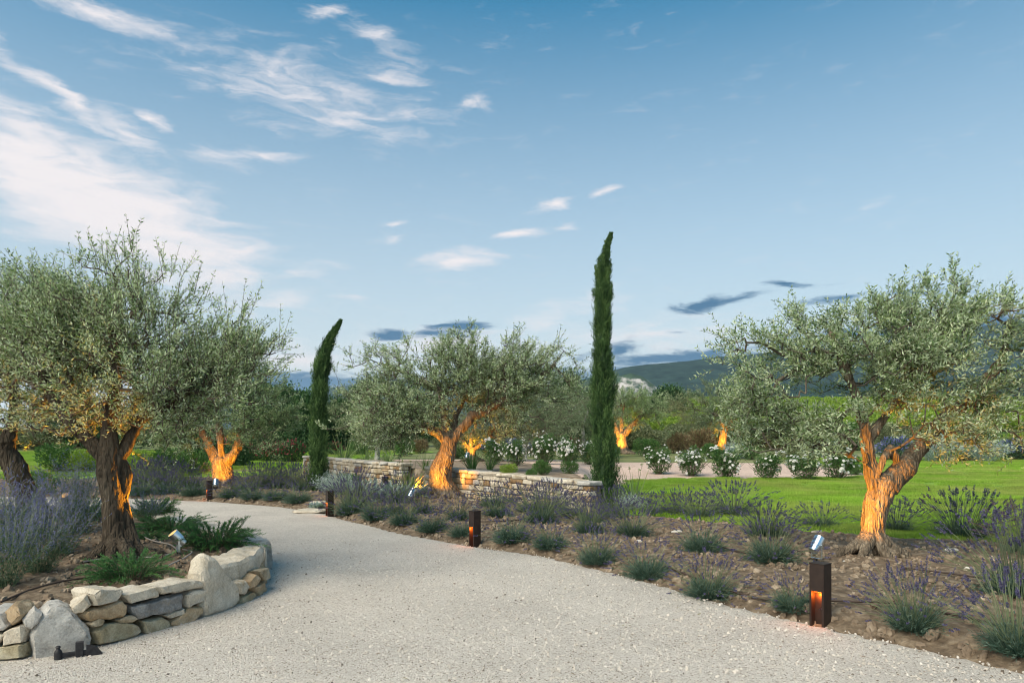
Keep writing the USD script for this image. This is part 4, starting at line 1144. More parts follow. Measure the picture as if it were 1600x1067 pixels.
for i, a in enumerate([('flat pale slab at the gravel edge below the smaller cypress', 484, 800, 54, 'stone_cream', .2, .9), ('smaller pale slab between the smaller cypress and the third bollard', 502, 786, 36, 'stone_cream', .2, .8),
                       ('pale slab among the silvery plants by the wall opening', 612, 771, 46, 'stone_grey', .3, .7), ('flat white stones at the back rim of the raised bed beside the trunk', 205, 797, 44, 'stone_grey', .3, .8),
                       ('white rounded stone in the earth right of the right-hand olive', 1487, 861, 22, 'pale_stone', .45, .6), ('small white stone in the earth farther right of the right-hand olive', 1515, 889, 16, 'pale_stone', .5, .7),
                       ('pale stone in front of the right-hand olive trunk, right of its spotlight', 1316, 879, 15, 'pale_stone', .5, .8), ('white stone among the lavender in the middle of the bed', 1058, 832, 18, 'pale_stone', .5, .8),
                       ('white stone in the earth left of the lavender clumps, below the cypress', 999, 846, 11, 'pale_stone', .6, .8), ('brown boulder sized clod at the gravel edge below the drip hose at right', 1521, 996, 22, 'clod', .7, .9),
                       ('pale flat stone at the lawn edge left of the right-hand olive trunk', 1276, 832, 18, 'stone_cream', .4, .7), ('white stone behind the second bollard', 741, 793, 9, 'pale_stone', .7, .9),
                       ('pale stone at the foot of the wall left of the spreading olive trunk', 668, 772, 14, 'stone_grey', .8, .9)]):
    lone_stone(*a, seed=i)

# ------------------------------------------------------------------ bollard lights and spotlights
def lamp(name, pos, aim, power, cone, color=ORANGE, radius=.03):
    L = UsdLux.SphereLight.Define(stage, '/World/' + numbered('/World', name))
    z = -unit(np.array(aim, float) - pos)
    x = unit(np.cross([0, 0, 1.0], z) if abs(z[2]) < .999 else np.array([1.0, 0, 0]))
    y = np.cross(z, x)
    L.AddTransformOp().Set(Gf.Matrix4d(*x, 0, *y, 0, *z, 0, *map(float, pos), 1))
    L.CreateIntensityAttr(power)
    L.CreateRadiusAttr(radius)
    L.CreateNormalizeAttr(True)
    L.CreateColorAttr(Gf.Vec3f(*color))
    if cone:
        s = UsdLux.ShapingAPI.Apply(L.GetPrim())
        s.CreateShapingConeAngleAttr(cone)
        s.CreateShapingConeSoftnessAttr(.6)


M['glow'] = mat('bollard_lens', {'e': ('emission', {'color': (1, .15, .015), 'strength': .6})}, surface='e.emission')
M['lens'] = mat('spot_lens', {'e': ('emission', {'color': (1, .55, .18), 'strength': .5})}, surface='e.emission')


def man(m):
    return manifold3d.Manifold(manifold3d.Mesh(np.asarray(m.vertices, np.float32), np.asarray(m.faces, np.uint32)))


def bollard(root, variant):
    W, H = .128, .5
    body = man(box(W, W, H + .12, (0, 0, (H - .12) / 2), .003)) - man(box(.10, .090, .272 + .2, (W / 2 - .01, 0, .036)))
    body = body.to_mesh()
    obj('body', trimesh.Trimesh(body.vert_properties[:, :3], body.tri_verts), M['corten'], root)
    obj('top_plate', box(W + .003, W + .003, .006, (0, 0, H + .0035), .001), M['corten'], root)
    obj('lens', box(.026, .064, .012, (W / 2 - .034, 0, .262)), M['glow'], root)
    obj('lamp_housing', box(.04, .08, .008, (W / 2 - .034, 0, .2705), .002), M['iron'], root)


place_bollard = kind_of_plant(bollard)
ANG = math.radians(217)
for label, px, py in [('nearest dark steel bollard light at the gravel edge by the right-hand olive', 1282, 972), ('second dark steel bollard light at the gravel edge below the tall cypress', 742, 851),
                      ('third dark steel bollard light beside the flat pale slab', 515, 805), ('farthest dark steel bollard light by the glowing forked trunk', 327, 780), ('dark steel bollard light against the left wall, half hidden by silvery plants', 602, 766)]:
    p = at(px, py)
    if py == 766:
        p = on(602, 18.2)
    p[2] = max(p[2] - .02, 0)
    place_bollard(0, p, ANG, 1.0, 'bollard_light', label, 'bollard light', 'bollard lights along the path')
    n = np.array([math.cos(ANG), math.sin(ANG), 0])
    lamp('bollard_lamp', p + n * .034 + [0, 0, .235], p + n * .22, .30, 0, (1, .20, .02), .012)


def spotlight(root, variant):
    """Points along +x, tilted up 45 degrees: a steel can with a glowing lens on a bracket and a spike."""
    can = trimesh.creation.revolve(np.array([(0, -.085), (.042, -.085), (.05, -.075), (.052, -.02), (.057, -.018), (.057, .085), (.053, .085), (.053, .070), (0, .070)]), sections=28)
    lens = trimesh.creation.cylinder(.0515, .004, sections=28)
    lens.apply_translation([0, 0, .0745])
    R = trimesh.transformations.rotation_matrix(math.radians(40), [0, 1, 0])
    for m in (can, lens):
        m.apply_transform(R)
        m.apply_translation([0, 0, .19])
    obj('housing', can, M['steel'], root, smooth=40)
    obj('lens', lens, M['lens'], root)
    arms = joined(box(.022, .004, .15, (0, .061, .125), .001), box(.022, .004, .15, (0, -.061, .125), .001), box(.022, .126, .004, (0, 0, .05), .001))
    obj('bracket', arms, M['steel'], root)
    obj('bolt', spin(trimesh.creation.cylinder(.009, .14, sections=12), [1, 0, 0], math.pi / 2), M['steel'], root).SetCustomDataByKey('label', 'hinge bolt through both arms')
    stage.GetPrimAtPath(str(root.GetPath()) + '/bolt').GetAttribute('xformOp:translate')
    UsdGeom.Xformable(stage.GetPrimAtPath(str(root.GetPath()) + '/bolt')).AddTranslateOp().Set(Gf.Vec3d(0, 0, .19))
    obj('spike', trimesh.creation.cone(.012, -.2, sections=10).apply_translation([0, 0, .05]), M['iron'], root)


place_spot = kind_of_plant(spotlight)


def uplight(label, p, aim, power, cone=38, scale=1.0, visible=True, lift=.0, spread=None):
    p = np.array(p, float) + [0, 0, lift]
    d = np.array(aim, float) - p
    az = math.atan2(d[1], d[0])
    if visible:
        place_spot(0, p, az, scale, 'spotlight', label, 'spotlight', 'garden spotlights under the olive trees')
    head = p + scale * (np.array([math.cos(az) * math.sin(math.radians(40)), math.sin(az) * math.sin(math.radians(40)), math.cos(math.radians(40))]) * .095 + [0, 0, .19])
    lamp('spot_lamp', head, aim, power, cone)


def pt(px, py, y):
    return np.array([(px - CX) / F * y, y, EYE + (HZ - py) / F * y])


uplight('steel spotlight with glowing face on the raised bed, right of the big olive trunk', on(278, 7.42) - [0, 0, .02], pt(203, 752, 7.15), 34, 30)
uplight('steel spotlight in the blue flowering shrubs under the left edge olive', on(105, 9.4), pt(24, 720, 8.6), 26, 30, lift=.2)
uplight('small steel spotlight between the farthest bollard and the forked trunk', on(337, 19.4), pt(347, 722, 20.4), 40, 34, 1.25)
uplight('steel spotlight in the lavender left of the spreading olive trunk', on(643, 15.3), pt(694, 722, 16.3), 46, 34, 1.25)
uplight('steel spotlight behind the nearest bollard, lighting the right-hand olive trunk', on(1276, 8.1), pt(1378, 762, 8.65), 40, 34, 1.15)
uplight('steel spotlight under the small olive beyond the tall cypress', on(962, 38.6), pt(972, 680, 39.8), 110, 34, 1.3)
uplight('steel spotlight under the leaning trunk on the far slope', on(1120, 42.5), pt(1130, 685, 43.8), 110, 34, 1.3)
uplight('steel spotlight under the half hidden olive behind the wall', on(730, 24.5), pt(740, 690, 25.4), 30, 36, 1.3)

# black iron boot scraper standing in the gravel
q0, q1 = at(84, 1030), at(160, 1020)
d = q1 - q0
bs = thing('boot_scraper', 'low black iron foot scraper standing in the gravel before the grey boulder', 'boot scraper', (*q0[:2], 0), math.atan2(d[1], d[0]))
LB_ = float(np.linalg.norm(d[:2]))
up = trimesh.creation.revolve(np.array([(0, -.05), (.026, -.05), (.026, .045), (.020, .06), (.014, .066), (.012, .075), (.018, .082), (.012, .092), (0, .094)]), sections=20)
up.apply_translation([.025, 0, 0])
obj('post', up, M['iron'], bs, smooth=35)
obj('post', box(.05, .035, .15, (LB_ * .52, 0, .03), .004), M['iron'], bs)
w = trimesh.creation.extrude_polygon(Polygon([(0, -.04), (.105, -.04), (.10, .0), (.06, .055), (.035, .068), (0, .072)]), .035)
w.apply_transform(trimesh.transformations.rotation_matrix(math.pi / 2, [1, 0, 0]))
w.apply_translation([LB_ - .1, .0175, 0])
obj('foot', w, M['iron'], bs)
obj('scraper_bar', box(LB_ - .1, .02, .034, (LB_ / 2 - .02, 0, .022), .004), M['iron'], bs)

# drip hoses and the lamp cable
def hose(label, pts, r=.010, look='hose', lift=.012, name='drip_hose', cat='hose'):
    g = np.array([at(*p) for p in pts])
    c = spline(g, 14 * len(pts))
    h = np.maximum(bed_z(c[:, 0], c[:, 1]), island_z(c[:, 0], c[:, 1]))
    c[:, 2] = np.convolve(np.pad(h, 4, 'edge'), np.ones(9) / 9, 'valid') + lift + .02 + .014 * (meshkit.noise(c * 3) - .3)
    t = thing(name, label, cat, c[0])
    obj('pipe', tube(c - c[0], r, 7), M[look], t, smooth=True)


hose('brown drip hose along the gravel edge from the lavender to the bottom right', [(1040, 889), (1075, 903), (1105, 914), (1160, 934), (1220, 945), (1262, 945), (1310, 944), (1385, 948), (1440, 955), (1500, 968), (1600, 992)])
hose('brown drip hose in the middle of the bed left of the right-hand spotlight', [(1100, 845), (1128, 858), (1170, 868), (1230, 864), (1276, 868)])
hose('brown drip hose right of the right-hand olive trunk, across the bare earth', [(1408, 891), (1450, 896), (1500, 903), (1550, 911), (1600, 925)])
hose('brown drip hose along the lawn edge right of the right-hand olive', [(1385, 834), (1420, 836), (1470, 839), (1540, 843), (1620, 846)])
hose('brown drip hose along the bed behind the second bollard', [(640, 780), (690, 800), (760, 818), (850, 812), (905, 806), (960, 815)], .011)
hose('dark drip hose across the front of the raised bed', [(0, 948), (40, 930), (90, 916), (140, 908), (190, 904)], .009)
hose('pale grey lamp cable looping beside the big olive roots', [(130, 884), (190, 876), (240, 876), (268, 870), (266, 856), (240, 850), (225, 842)], .008, 'cable', .015, 'lamp_cable', 'cable')
hose('grey lamp cable running from the spotlight towards the stones', [(285, 862), (300, 868), (280, 880), (255, 893)], .008, 'cable', .012, 'lamp_cable', 'cable')

# ------------------------------------------------------------------ plants, each kind built once per variant and then repeated
def cone_dirs(n, rng, lo, hi, bias=(0, 0, 0)):
    """Directions leaning away from upright by lo..hi degrees."""
    a, t = rng.uniform(0, 6.283, n), np.radians(rng.uniform(lo, hi, n))
    return unit(np.stack([np.sin(t) * np.cos(a), np.sin(t) * np.sin(a), np.cos(t)], 1) + np.array(bias)), a


def lavender(root, variant):
    rng = np.random.default_rng(500 + variant)
    nl, ns, tilt, hs = [(760, 60, 76, .38), (700, 120, 72, .46), (640, 140, 62, .50), (800, 100, 78, .42), (700, 140, 74, .46)][variant]
    so = Soup()
    d, a = cone_dirs(nl, rng, 4, 82)
    p = np.c_[np.cos(a), np.sin(a), 0 * a] * (rng.random(nl) ** .5 * .10)[:, None] + np.array([0, 0, -.02])
    L = rng.uniform(.13, .26, nl)
    t = np.clip(rng.normal(.5, .2, nl), 0, 1)
    so.ribbons(p, d, L, .007, .12, t, rng, 2)
    # tufts of short leaves along the woody shoots
    k = rng.integers(0, nl, nl * 3)
    u = rng.uniform(.3, .95, len(k))
    so.leaves(p[k] + d[k] * (L[k] * u)[:, None], unit(d[k] + rng.normal(0, .5, (len(k), 3))), rng.uniform(.025, .05, len(k)), .0055, np.clip(t[k] + .1 * u + rng.normal(0, .12, len(k)), 0, 1), rng)
    obj('foliage', so.mesh(), M['lavleaf'], root, tint=so.tint(), kind='stuff')
    st, bl = Soup(), Soup()
    d, a = cone_dirs(ns, rng, 3, tilt, (rng.normal(0, .12), rng.normal(0, .12), 0))
    L = hs * rng.uniform(.75, 1.2, ns)
    p = np.c_[np.cos(a), np.sin(a), 0 * a] * .06
    mid = p + d * (L * .55)[:, None] + [0, 0, .02]
    tip = p + d * L[:, None] + np.array([0, 0, -.02]) + rng.normal(0, .015, (ns, 3))
    st.sticks(p, mid, .0021, .0018, 3, rng.random(ns))
    st.sticks(mid, tip, .0018, .0014, 3, rng.random(ns))
    obj('stem', st.mesh(), M['lavstem'], root, tint=st.tint(), kind='stuff')
    sd = unit(tip - mid)
    for w in range(6):
        n = ns
        q = tip - sd * .01 + sd * (w * .0095)[None] if False else tip + sd * (w * .0105 - .012)
        for h in range(4):
            r = unit(np.cross(sd, unit(rng.normal(size=(n, 3)))))
            bl.leaves(q, unit(sd * .9 + r), rng.uniform(.013, .019, n) * (1.1 - .09 * w), .0095, np.clip(rng.normal(.45, .22, n), 0, 1), rng)
    obj('flower_spike', bl.mesh(), M['lavender'], root, tint=bl.tint(), kind='stuff')


place_lavender = kind_of_plant(lavender)
ORD = ['first', 'second', 'third', 'fourth', 'fifth', 'sixth', 'seventh', 'eighth', 'ninth', 'tenth', 'eleventh', 'twelfth']
GR = 'lavender bushes planted in the beds'
rl = np.random.default_rng(31)


def lav(label, px, py, w, variant, squash=1.0):
    p = at(px, py)
    s = 1.22 * w * p[1] / F / (.50, .60, .64, .54, .62)[variant]
    place_lavender(variant, p + [0, 0, .0], rl.uniform(0, 6.28), (s, s, s * squash * rl.uniform(.92, 1.08)), 'lavender_bush', label, 'lavender', GR)


ROWS = [('lavender bush at the gravel edge, {} to the left of the nearest bollard', [(1240, 950, 62, 0), (1108, 930, 72, 3), (1013, 899, 66, 0), (934, 878, 60, 3), (860, 855, 52, 0), (800, 845, 54, 0)]),
        ('lavender bush at the gravel edge, {} to the left of the second bollard', [(722, 836, 36, 0), (676, 829, 46, 0), (632, 818, 44, 0), (588, 810, 44, 0), (548, 802, 56, 4)]),
        ('lavender bush in the middle of the bed, {} leftwards from the right-hand olive', [(1206, 876, 76, 3), (1098, 860, 60, 0), (988, 836, 62, 1), (920, 832, 54, 1), (846, 816, 60, 1), (778, 806, 44, 3), (716, 812, 42, 1), (660, 802, 40, 1), (618, 803, 40, 1)]),
        ('lavender bush along the lawn edge, {} leftwards from the right-hand olive', [(1282, 826, 54, 3), (1196, 836, 74, 2), (1142, 806, 78, 2), (1092, 812, 56, 1), (1062, 806, 62, 4), (1022, 806, 50, 1)]),
        ('lavender bush before the right stretch of wall, {} leftwards from the tall cypress', [(958, 806, 56, 2), (925, 815, 46, 1), (892, 806, 50, 1), (862, 798, 54, 2), (830, 800, 50, 1), (802, 786, 44, 2), (770, 790, 44, 1)]),
        ('lavender bush at the far gravel edge, {} leftwards from the smaller cypress', [(466, 784, 40, 0), (432, 780, 38, 0), (396, 779, 36, 0), (361, 776, 34, 0)]),
        ('lavender bush at the far gravel edge, {} leftwards from the farthest bollard', [(302, 773, 36, 0), (262, 771, 38, 0), (222, 772, 38, 0), (186, 771, 36, 0)]),
        ('flowering lavender bush in the far bed, {} leftwards from the smaller cypress', [(476, 766, 44, 2), (454, 762, 46, 2), (428, 762, 48, 2), (404, 763, 44, 2), (384, 768, 40, 4)]),
        ('lavender bush behind the farthest bollard, {} leftwards from it', [(296, 762, 44, 4), (268, 758, 44, 4), (240, 760, 44, 4), (212, 758, 40, 4), (252, 750, 40, 3), (222, 748, 40, 3)])]
for text, items in ROWS:
    for i, q in enumerate(items):
        lav(text.format(ORD[i]), *q, .7 if 'lawn edge' in text else .8 if 'wall' in text or 'cypress' in text else .9)
for label, *q in [('lavender bush at the gravel edge just right of the nearest bollard', 1428, 980, 92, 4), ('large lavender bush cut by the lower right edge of the picture', 1596, 1016, 130, 2), ('large flowering lavender bush at the right edge, above the lower one', 1592, 930, 124, 2),
                  ('wide flowering lavender bush on the lawn edge right of the right-hand olive', 1508, 842, 104, 2, .74), ('lavender bush right behind the right-hand olive trunk at the lawn', 1400, 832, 62, 2, .75), ('lavender bush at the lawn edge near the right side of the picture', 1612, 866, 80, 4),
                  ('lavender bush left of the spreading olive, behind its spotlight', 625, 786, 44, 1), ('lavender bush between the third bollard and the silvery plants', 556, 790, 52, 2)]:
    lav(label, *q)


def blue_sage(root, variant):
    """Tall thin wands in a haze of small blue flowers over grey green leaves."""
    rng = np.random.default_rng(520 + variant)
    n = 62
    d, a = cone_dirs(n, rng, 2, 46, (.12 * (variant - .5), -.05, 0))
    L = rng.uniform(.75, 1.15, n)
    p = np.c_[np.cos(a), np.sin(a), 0 * a] * (rng.random(n) * .16)[:, None]
    tip = p + d * L[:, None]
    st, lf, bl = Soup(), Soup(), Soup()
    st.sticks(p, tip, .0032, .0014, 3, rng.random(n))
    m = 11
    k = np.repeat(np.arange(n), m)
    u = np.tile(np.linspace(.42, 1.0, m), n)
    q = p[k] + d[k] * (L[k] * u)[:, None]
    sd = unit(d[k] * .7 + unit(np.cross(d[k], rng.normal(size=(len(k), 3)))) * .8)
    sl = rng.uniform(.08, .2, len(k)) * (1.25 - u)
    sl[u > .99] = .06
    st.sticks(q, q + sd * sl[:, None], .0014, .0009, 3, .8)
    b = 6
    kk = np.repeat(np.arange(len(k)), b)
    uu = np.tile(np.linspace(.15, 1, b), len(k))
    bl.leaves(q[kk] + sd[kk] * (sl[kk] * uu)[:, None], unit(sd[kk] + rng.normal(0, .8, (len(kk), 3))), rng.uniform(.011, .018, len(kk)), .009, np.clip(rng.normal(.5, .25, len(kk)), 0, 1), rng)
    g = 44
    k = np.repeat(np.arange(n), g)
    u = rng.uniform(.02, .7, len(k))
    lf.leaves(p[k] + d[k] * (L[k] * u)[:, None], unit(d[k] * .6 + rng.normal(0, .8, (len(k), 3))), rng.uniform(.03, .07, len(k)), .010, np.clip(rng.normal(.4, .25, len(k)), 0, 1), rng)
    obj('stem', st.mesh(), M['lavstem'], root, tint=st.tint(), kind='stuff')
    obj('foliage', lf.mesh(), M['sageleaf'], root, tint=lf.tint(), kind='stuff')
    obj('flower_haze', bl.mesh(), M['sage'], root, tint=bl.tint(), kind='stuff')


place_sage = kind_of_plant(blue_sage)
for i, (label, px, y, s, v) in enumerate([('tall blue flowering sage bush at the left edge, nearest the grey boulder', 6, 5.75, .66, 0), ('tall blue flowering sage bush right of the nearest one, over bare earth', 62, 6.25, .66, 1), ('tall blue flowering sage bush cut by the left edge of the picture', -40, 6.6, .86, 0),
                                          ('tall blue sage bush left of the big olive trunk', 95, 7.3, .66, 0), ('tall blue sage bush in the middle of the left thicket', 30, 7.3, .84, 1), ('tall blue sage bush just below the left edge olive trunk', 20, 8.2, .72, 0),
                                          ('loose blue sage bush close behind the big olive trunk, to its left', 120, 8.9, .72, 1),
                                          ('pale blue sage bush against the lawn, left of the big olive trunk', 118, 11.6, .92, 1), ('low blue sage bush at the right foot of the big olive, before the path', 228, 10.4, .5, 0)]):
    place_sage(v, on(px, y), i * 1.9, s, 'sage_bush', label, 'sage bush', 'tall blue sage bushes under the left olives')


def juniper(root, variant):
    rng = np.random.default_rng(540 + variant)
    n = 120
    d, a = cone_dirs(n, rng, 15, 84)
    L = rng.uniform(.28, .5, n)
    lf, st = Soup(), Soup()
    p = np.c_[np.cos(a), np.sin(a), 0 * a] * (rng.random(n) * .22)[:, None]
    arch = lambda k, u: p[k] + d[k] * (L[k] * u)[:, None] + np.array([0, 0, 1.0]) * (.10 * u * (1 - u) * 2 - .05 * u ** 2)[:, None]
    k0 = np.arange(n)
    for u0, u1 in ((0, .5), (.5, 1)):
        st.sticks(arch(k0, np.full(n, u0)), arch(k0, np.full(n, u1)), .004 * (1.2 - u0), .004 * (1.2 - u1), 3, .3)
    m = 95
    k = np.repeat(k0, m)
    u = np.tile(np.linspace(.12, 1.03, m), n)
    t = np.clip(rng.normal(.45, .2, n), 0, 1)[k] * .7 + .35 * u ** 2
    lf.leaves(arch(k, u), unit(d[k] * 1.0 + rng.normal(0, .62, (len(k), 3)) + [0, 0, .15]), rng.uniform(.025, .055, len(k)), .0058, np.clip(t + rng.normal(0, .1, len(k)), 0, 1), rng)
    obj('branch', st.mesh(), M['dry_stem'], root, kind='stuff')
    obj('foliage', lf.mesh(), M['juniper'], root, tint=lf.tint(), kind='stuff')


place_juniper = kind_of_plant(juniper)
for i, (label, px, py, w, v, h) in enumerate([('low feathery green juniper in front of the big olive roots, behind the edging stones', 206, 905, 118, 0, .8), ('bright green spreading juniper right of the spotlight, behind the long slab', 336, 858, 112, 1, .95), ('feathery green juniper at the back of the bed by the path bend', 242, 806, 66, 0, 1.0),
                                              ('low green juniper between the spotlight and the path', 268, 830, 100, 1, .6), ('dark green juniper at the right root of the big olive', 232, 842, 50, 0, .6), ('small green juniper tuft behind the blue sage', 135, 812, 80, 1, .9), ('juniper sprawling towards the capping slab', 372, 842, 50, 0, .7)]):
    p = at(px, py)
    s = w * p[1] / F / .86
    place_juniper(v, p, i * 2.1, (s, s, s * h), 'juniper_bush', label, 'juniper', 'green junipers in the raised bed')


def rose(root, variant):
    rng = np.random.default_rng(560 + variant)
    n = 46
    d, a = cone_dirs(n, rng, 3, 50)
    L = rng.uniform(.5, .95, n)
    p = np.c_[np.cos(a), np.sin(a), 0 * a] * .05
    st, lf, fl = Soup(), Soup(), Soup()
    st.sticks(p, p + d * L[:, None], .006, .003, 4)
    m = 2600
    c = in_blobs([(0, 0, .32, .38, .38, .32)] + [(*rng.uniform(-.26, .26, 2), rng.uniform(.35, .66), *rng.uniform(.16, .27, 3)) for _ in range(6)], m, rng, .4)
    c = c[c[:, 2] > .03]
    lf.leaves(c, unit(c - [0, 0, .3] + rng.normal(0, .5, (len(c), 3)) + [0, 0, .15]), rng.uniform(.04, .065, len(c)), .03, np.clip(rng.normal(.45, .2, len(c)), 0, 1), rng)
    nf = [84, 110, 50][variant]
    q = c[c[:, 2] > .3]
    q = q[rng.choice(len(q), nf // 3)][rng.integers(0, nf // 3, nf)] + rng.normal(0, .055, (nf, 3))
    q = q + unit(q - [0, 0, .35]) * .07
    up = unit(unit(q - [0, 0, .3]) + [0, -.1, .5])
    for ring, (r, pet, lift) in enumerate([(.046, 6, .1), (.032, 5, .55), (.018, 4, 1.2)]):
        u = unit(np.cross(up, unit(rng.normal(size=up.shape))))
        w = np.cross(up, u)
        for j in range(pet):
            an = j / pet * 6.283 + ring
            dd = unit(u * math.cos(an) + w * math.sin(an) + up * lift)
            fl.leaves(q + up * .012 * ring, dd, r * rng.uniform(.85, 1.2, len(q)), r * .95, rng.random(len(q)), rng, fold=.1, up=up, at=.6)
    obj('stem', st.mesh(), M['dry_stem'], root, kind='stuff')
    obj('foliage', lf.mesh(), M['green'], root, tint=lf.tint(), kind='stuff')
    obj('flower', fl.mesh(), M['petal'], root, tint=fl.tint(), kind='stuff')


place_rose = kind_of_plant(rose)
for i, (label, px, py, w, v) in enumerate([('white rose bush on the far lawn edge, nearest the tall cypress', 1030, 741, 42, 0), ('white rose bush on the far lawn edge, second right of the tall cypress', 1080, 744, 44, 1), ('white rose bush with few blooms on the lawn edge, third right of the tall cypress', 1134, 748, 48, 2),
                                           ('round white rose bush on the lawn edge, fourth right of the tall cypress', 1199, 750, 44, 2), ('low white rose bush on the lawn edge, fifth right of the tall cypress', 1258, 752, 46, 1), ('white rose bush on the lawn edge nearest the right-hand olive trunk', 1310, 750, 50, 0),
                                           ('white rose bush over the wall, nearest the spreading olive trunk', 772, 726, 34, 2), ('white rose bush over the wall, second right of the spreading olive trunk', 806, 728, 36, 0), ('tallest white rose bush over the wall, third right of the spreading olive', 850, 726, 42, 0),
                                           ('white rose bush over the wall, fourth right of the spreading olive', 888, 727, 38, 1), ('white rose bush half behind the tall cypress', 920, 726, 30, 2)]):
    p = at(px, py)
    s = w * p[1] / F / .84
    place_rose(v, p, i * 1.7, (s, s, s * (1.0 if py > 735 else 1.15)), 'rose_bush', label, 'rose bush', 'white rose bushes')


def strap_plant(root, variant):
    rng = np.random.default_rng(580 + variant)
    n = [70, 54][variant]
    d, a = cone_dirs(n, rng, 3, 42)
    s = Soup()
    p = np.c_[np.cos(a), np.sin(a), 0 * a] * (rng.random(n) * .12)[:, None]
    s.ribbons(p, d, rng.uniform(.6, 1.1, n), .026, rng.uniform(.05, .45, n), np.clip(rng.normal(.45, .25, n), 0, 1), rng, 5)
    obj('leaf', s.mesh(), M['strap'], root, tint=s.tint(), kind='stuff')
    d, a = cone_dirs(5, rng, 5, 35)
    st, fl = Soup(), Soup()
    tip = d * rng.uniform(.8, 1.05, 5)[:, None]
    st.sticks(0 * tip, tip, .005, .004, 4, .4)
    k = np.repeat(np.arange(5), 16)
    fl.leaves(tip[k], unit(rng.normal(size=(80, 3)) + [0, 0, .5]), .05, .014, rng.random(80), rng)
    obj('stem', st.mesh(), M['lavstem'], root, tint=st.tint(), kind='stuff')
    obj('flower_head', fl.mesh(), M['strap'], root, tint=.6 + .4 * fl.tint(), kind='stuff')


place_strap = kind_of_plant(strap_plant)
for i, (label, px, y, w, v) in enumerate([('tall strap leaved plant filling the gap between the two walls', 641, 18.3, 72, 0), ('strap leaved plant behind the left wall beside the smaller cypress', 536, 22.4, 66, 1), ('strap leaved plant behind the left wall, left of the gap', 572, 21.5, 44, 1),
                                          ('strap leaved plant behind the right wall, right of the spreading olive trunk', 738, 17.6, 58, 0), ('second strap leaved plant behind the right wall, toward the roses', 765, 18.2, 40, 1), ('long leaved plant just right of the tall cypress base', 990, 14.6, 84, 1),
                                          ('second strap leaved plant in the gap, close to the spreading olive', 664, 18.5, 40, 1), ('strap leaved plant above the left wall near the pale trunk', 606, 21.0, 40, 0)]):
    p = on(px, y)
    place_strap(v, p, i * 2.3, w * y / F / 1.15, 'strap_leaved_plant', label, 'strap leaved plant', 'strap leaved plants round the garden wall')


def silver_plant(root, variant):
    rng = np.random.default_rng(600 + variant)
    so = Soup()
    if variant == 0:      # broad felted leaves
        n = 190
        d, a = cone_dirs(n, rng, 10, 85)
        p = np.c_[np.cos(a) * .22 * rng.random(n), np.sin(a) * .22 * rng.random(n), rng.random(n) * .1]
        so.leaves(p, d, rng.uniform(.10, .18, n), .06, rng.random(n), rng, fold=.2, up=(0, 0, 1), at=.55)
    else:                 # fine silver wands
        n = 420
        d, a = cone_dirs(n, rng, 3, 60)
        p = np.c_[np.cos(a), np.sin(a), 0 * a] * (rng.random(n) * .14)[:, None]
        L = rng.uniform(.22, .42, n)
        so.ribbons(p, d, L, .007, .05, rng.random(n), rng, 2)
        k = np.repeat(np.arange(n), 5)
        u = rng.uniform(.4, 1, len(k))
        so.leaves(p[k] + d[k] * (L[k] * u)[:, None], unit(d[k] + rng.normal(0, .6, (len(k), 3))), .04, .010, rng.random(len(k)), rng)
    obj('foliage', so.mesh(), M['silver'], root, tint=so.tint(), kind='stuff')


place_silver = kind_of_plant(silver_plant)
for i, (label, px, py, w, v) in enumerate([('silver felted plant in front of the left wall, nearest the third bollard', 560, 772, 44, 0), ('large silver leaved plant before the pale slab, left of the spotlight', 606, 784, 62, 0), ('silver leaved plant right of the pale slab toward the spreading olive', 648, 776, 38, 0),
                                           ('fine silvery bush right against the smaller cypress', 524, 772, 44, 1), ('silver felted plant behind the fifth bollard at the wall', 592, 764, 40, 0), ('small blue grey rosette on the flat pale slab by the third bollard', 496, 795, 24, 0),
                                           ('fine silvery bush far across the lawn, third from the right', 1468, 722, 58, 1), ('fine silvery bush far across the lawn, second from the right', 1532, 722, 52, 1), ('fine silvery bush far across the pink path, behind the rose bushes', 1155, 716, 34, 1),
                                           ('fine silvery bush behind the rightmost rose bush', 1285, 716, 36, 1), ('silvery grey grass tuft at the right foot of the tall cypress', 982, 800, 36, 1)]):
    p = at(px, py)
    place_silver(v, p, i * 2.0, w * p[1] / F / .46, 'silver_plant', label, 'silver plant', 'silver leaved plants')


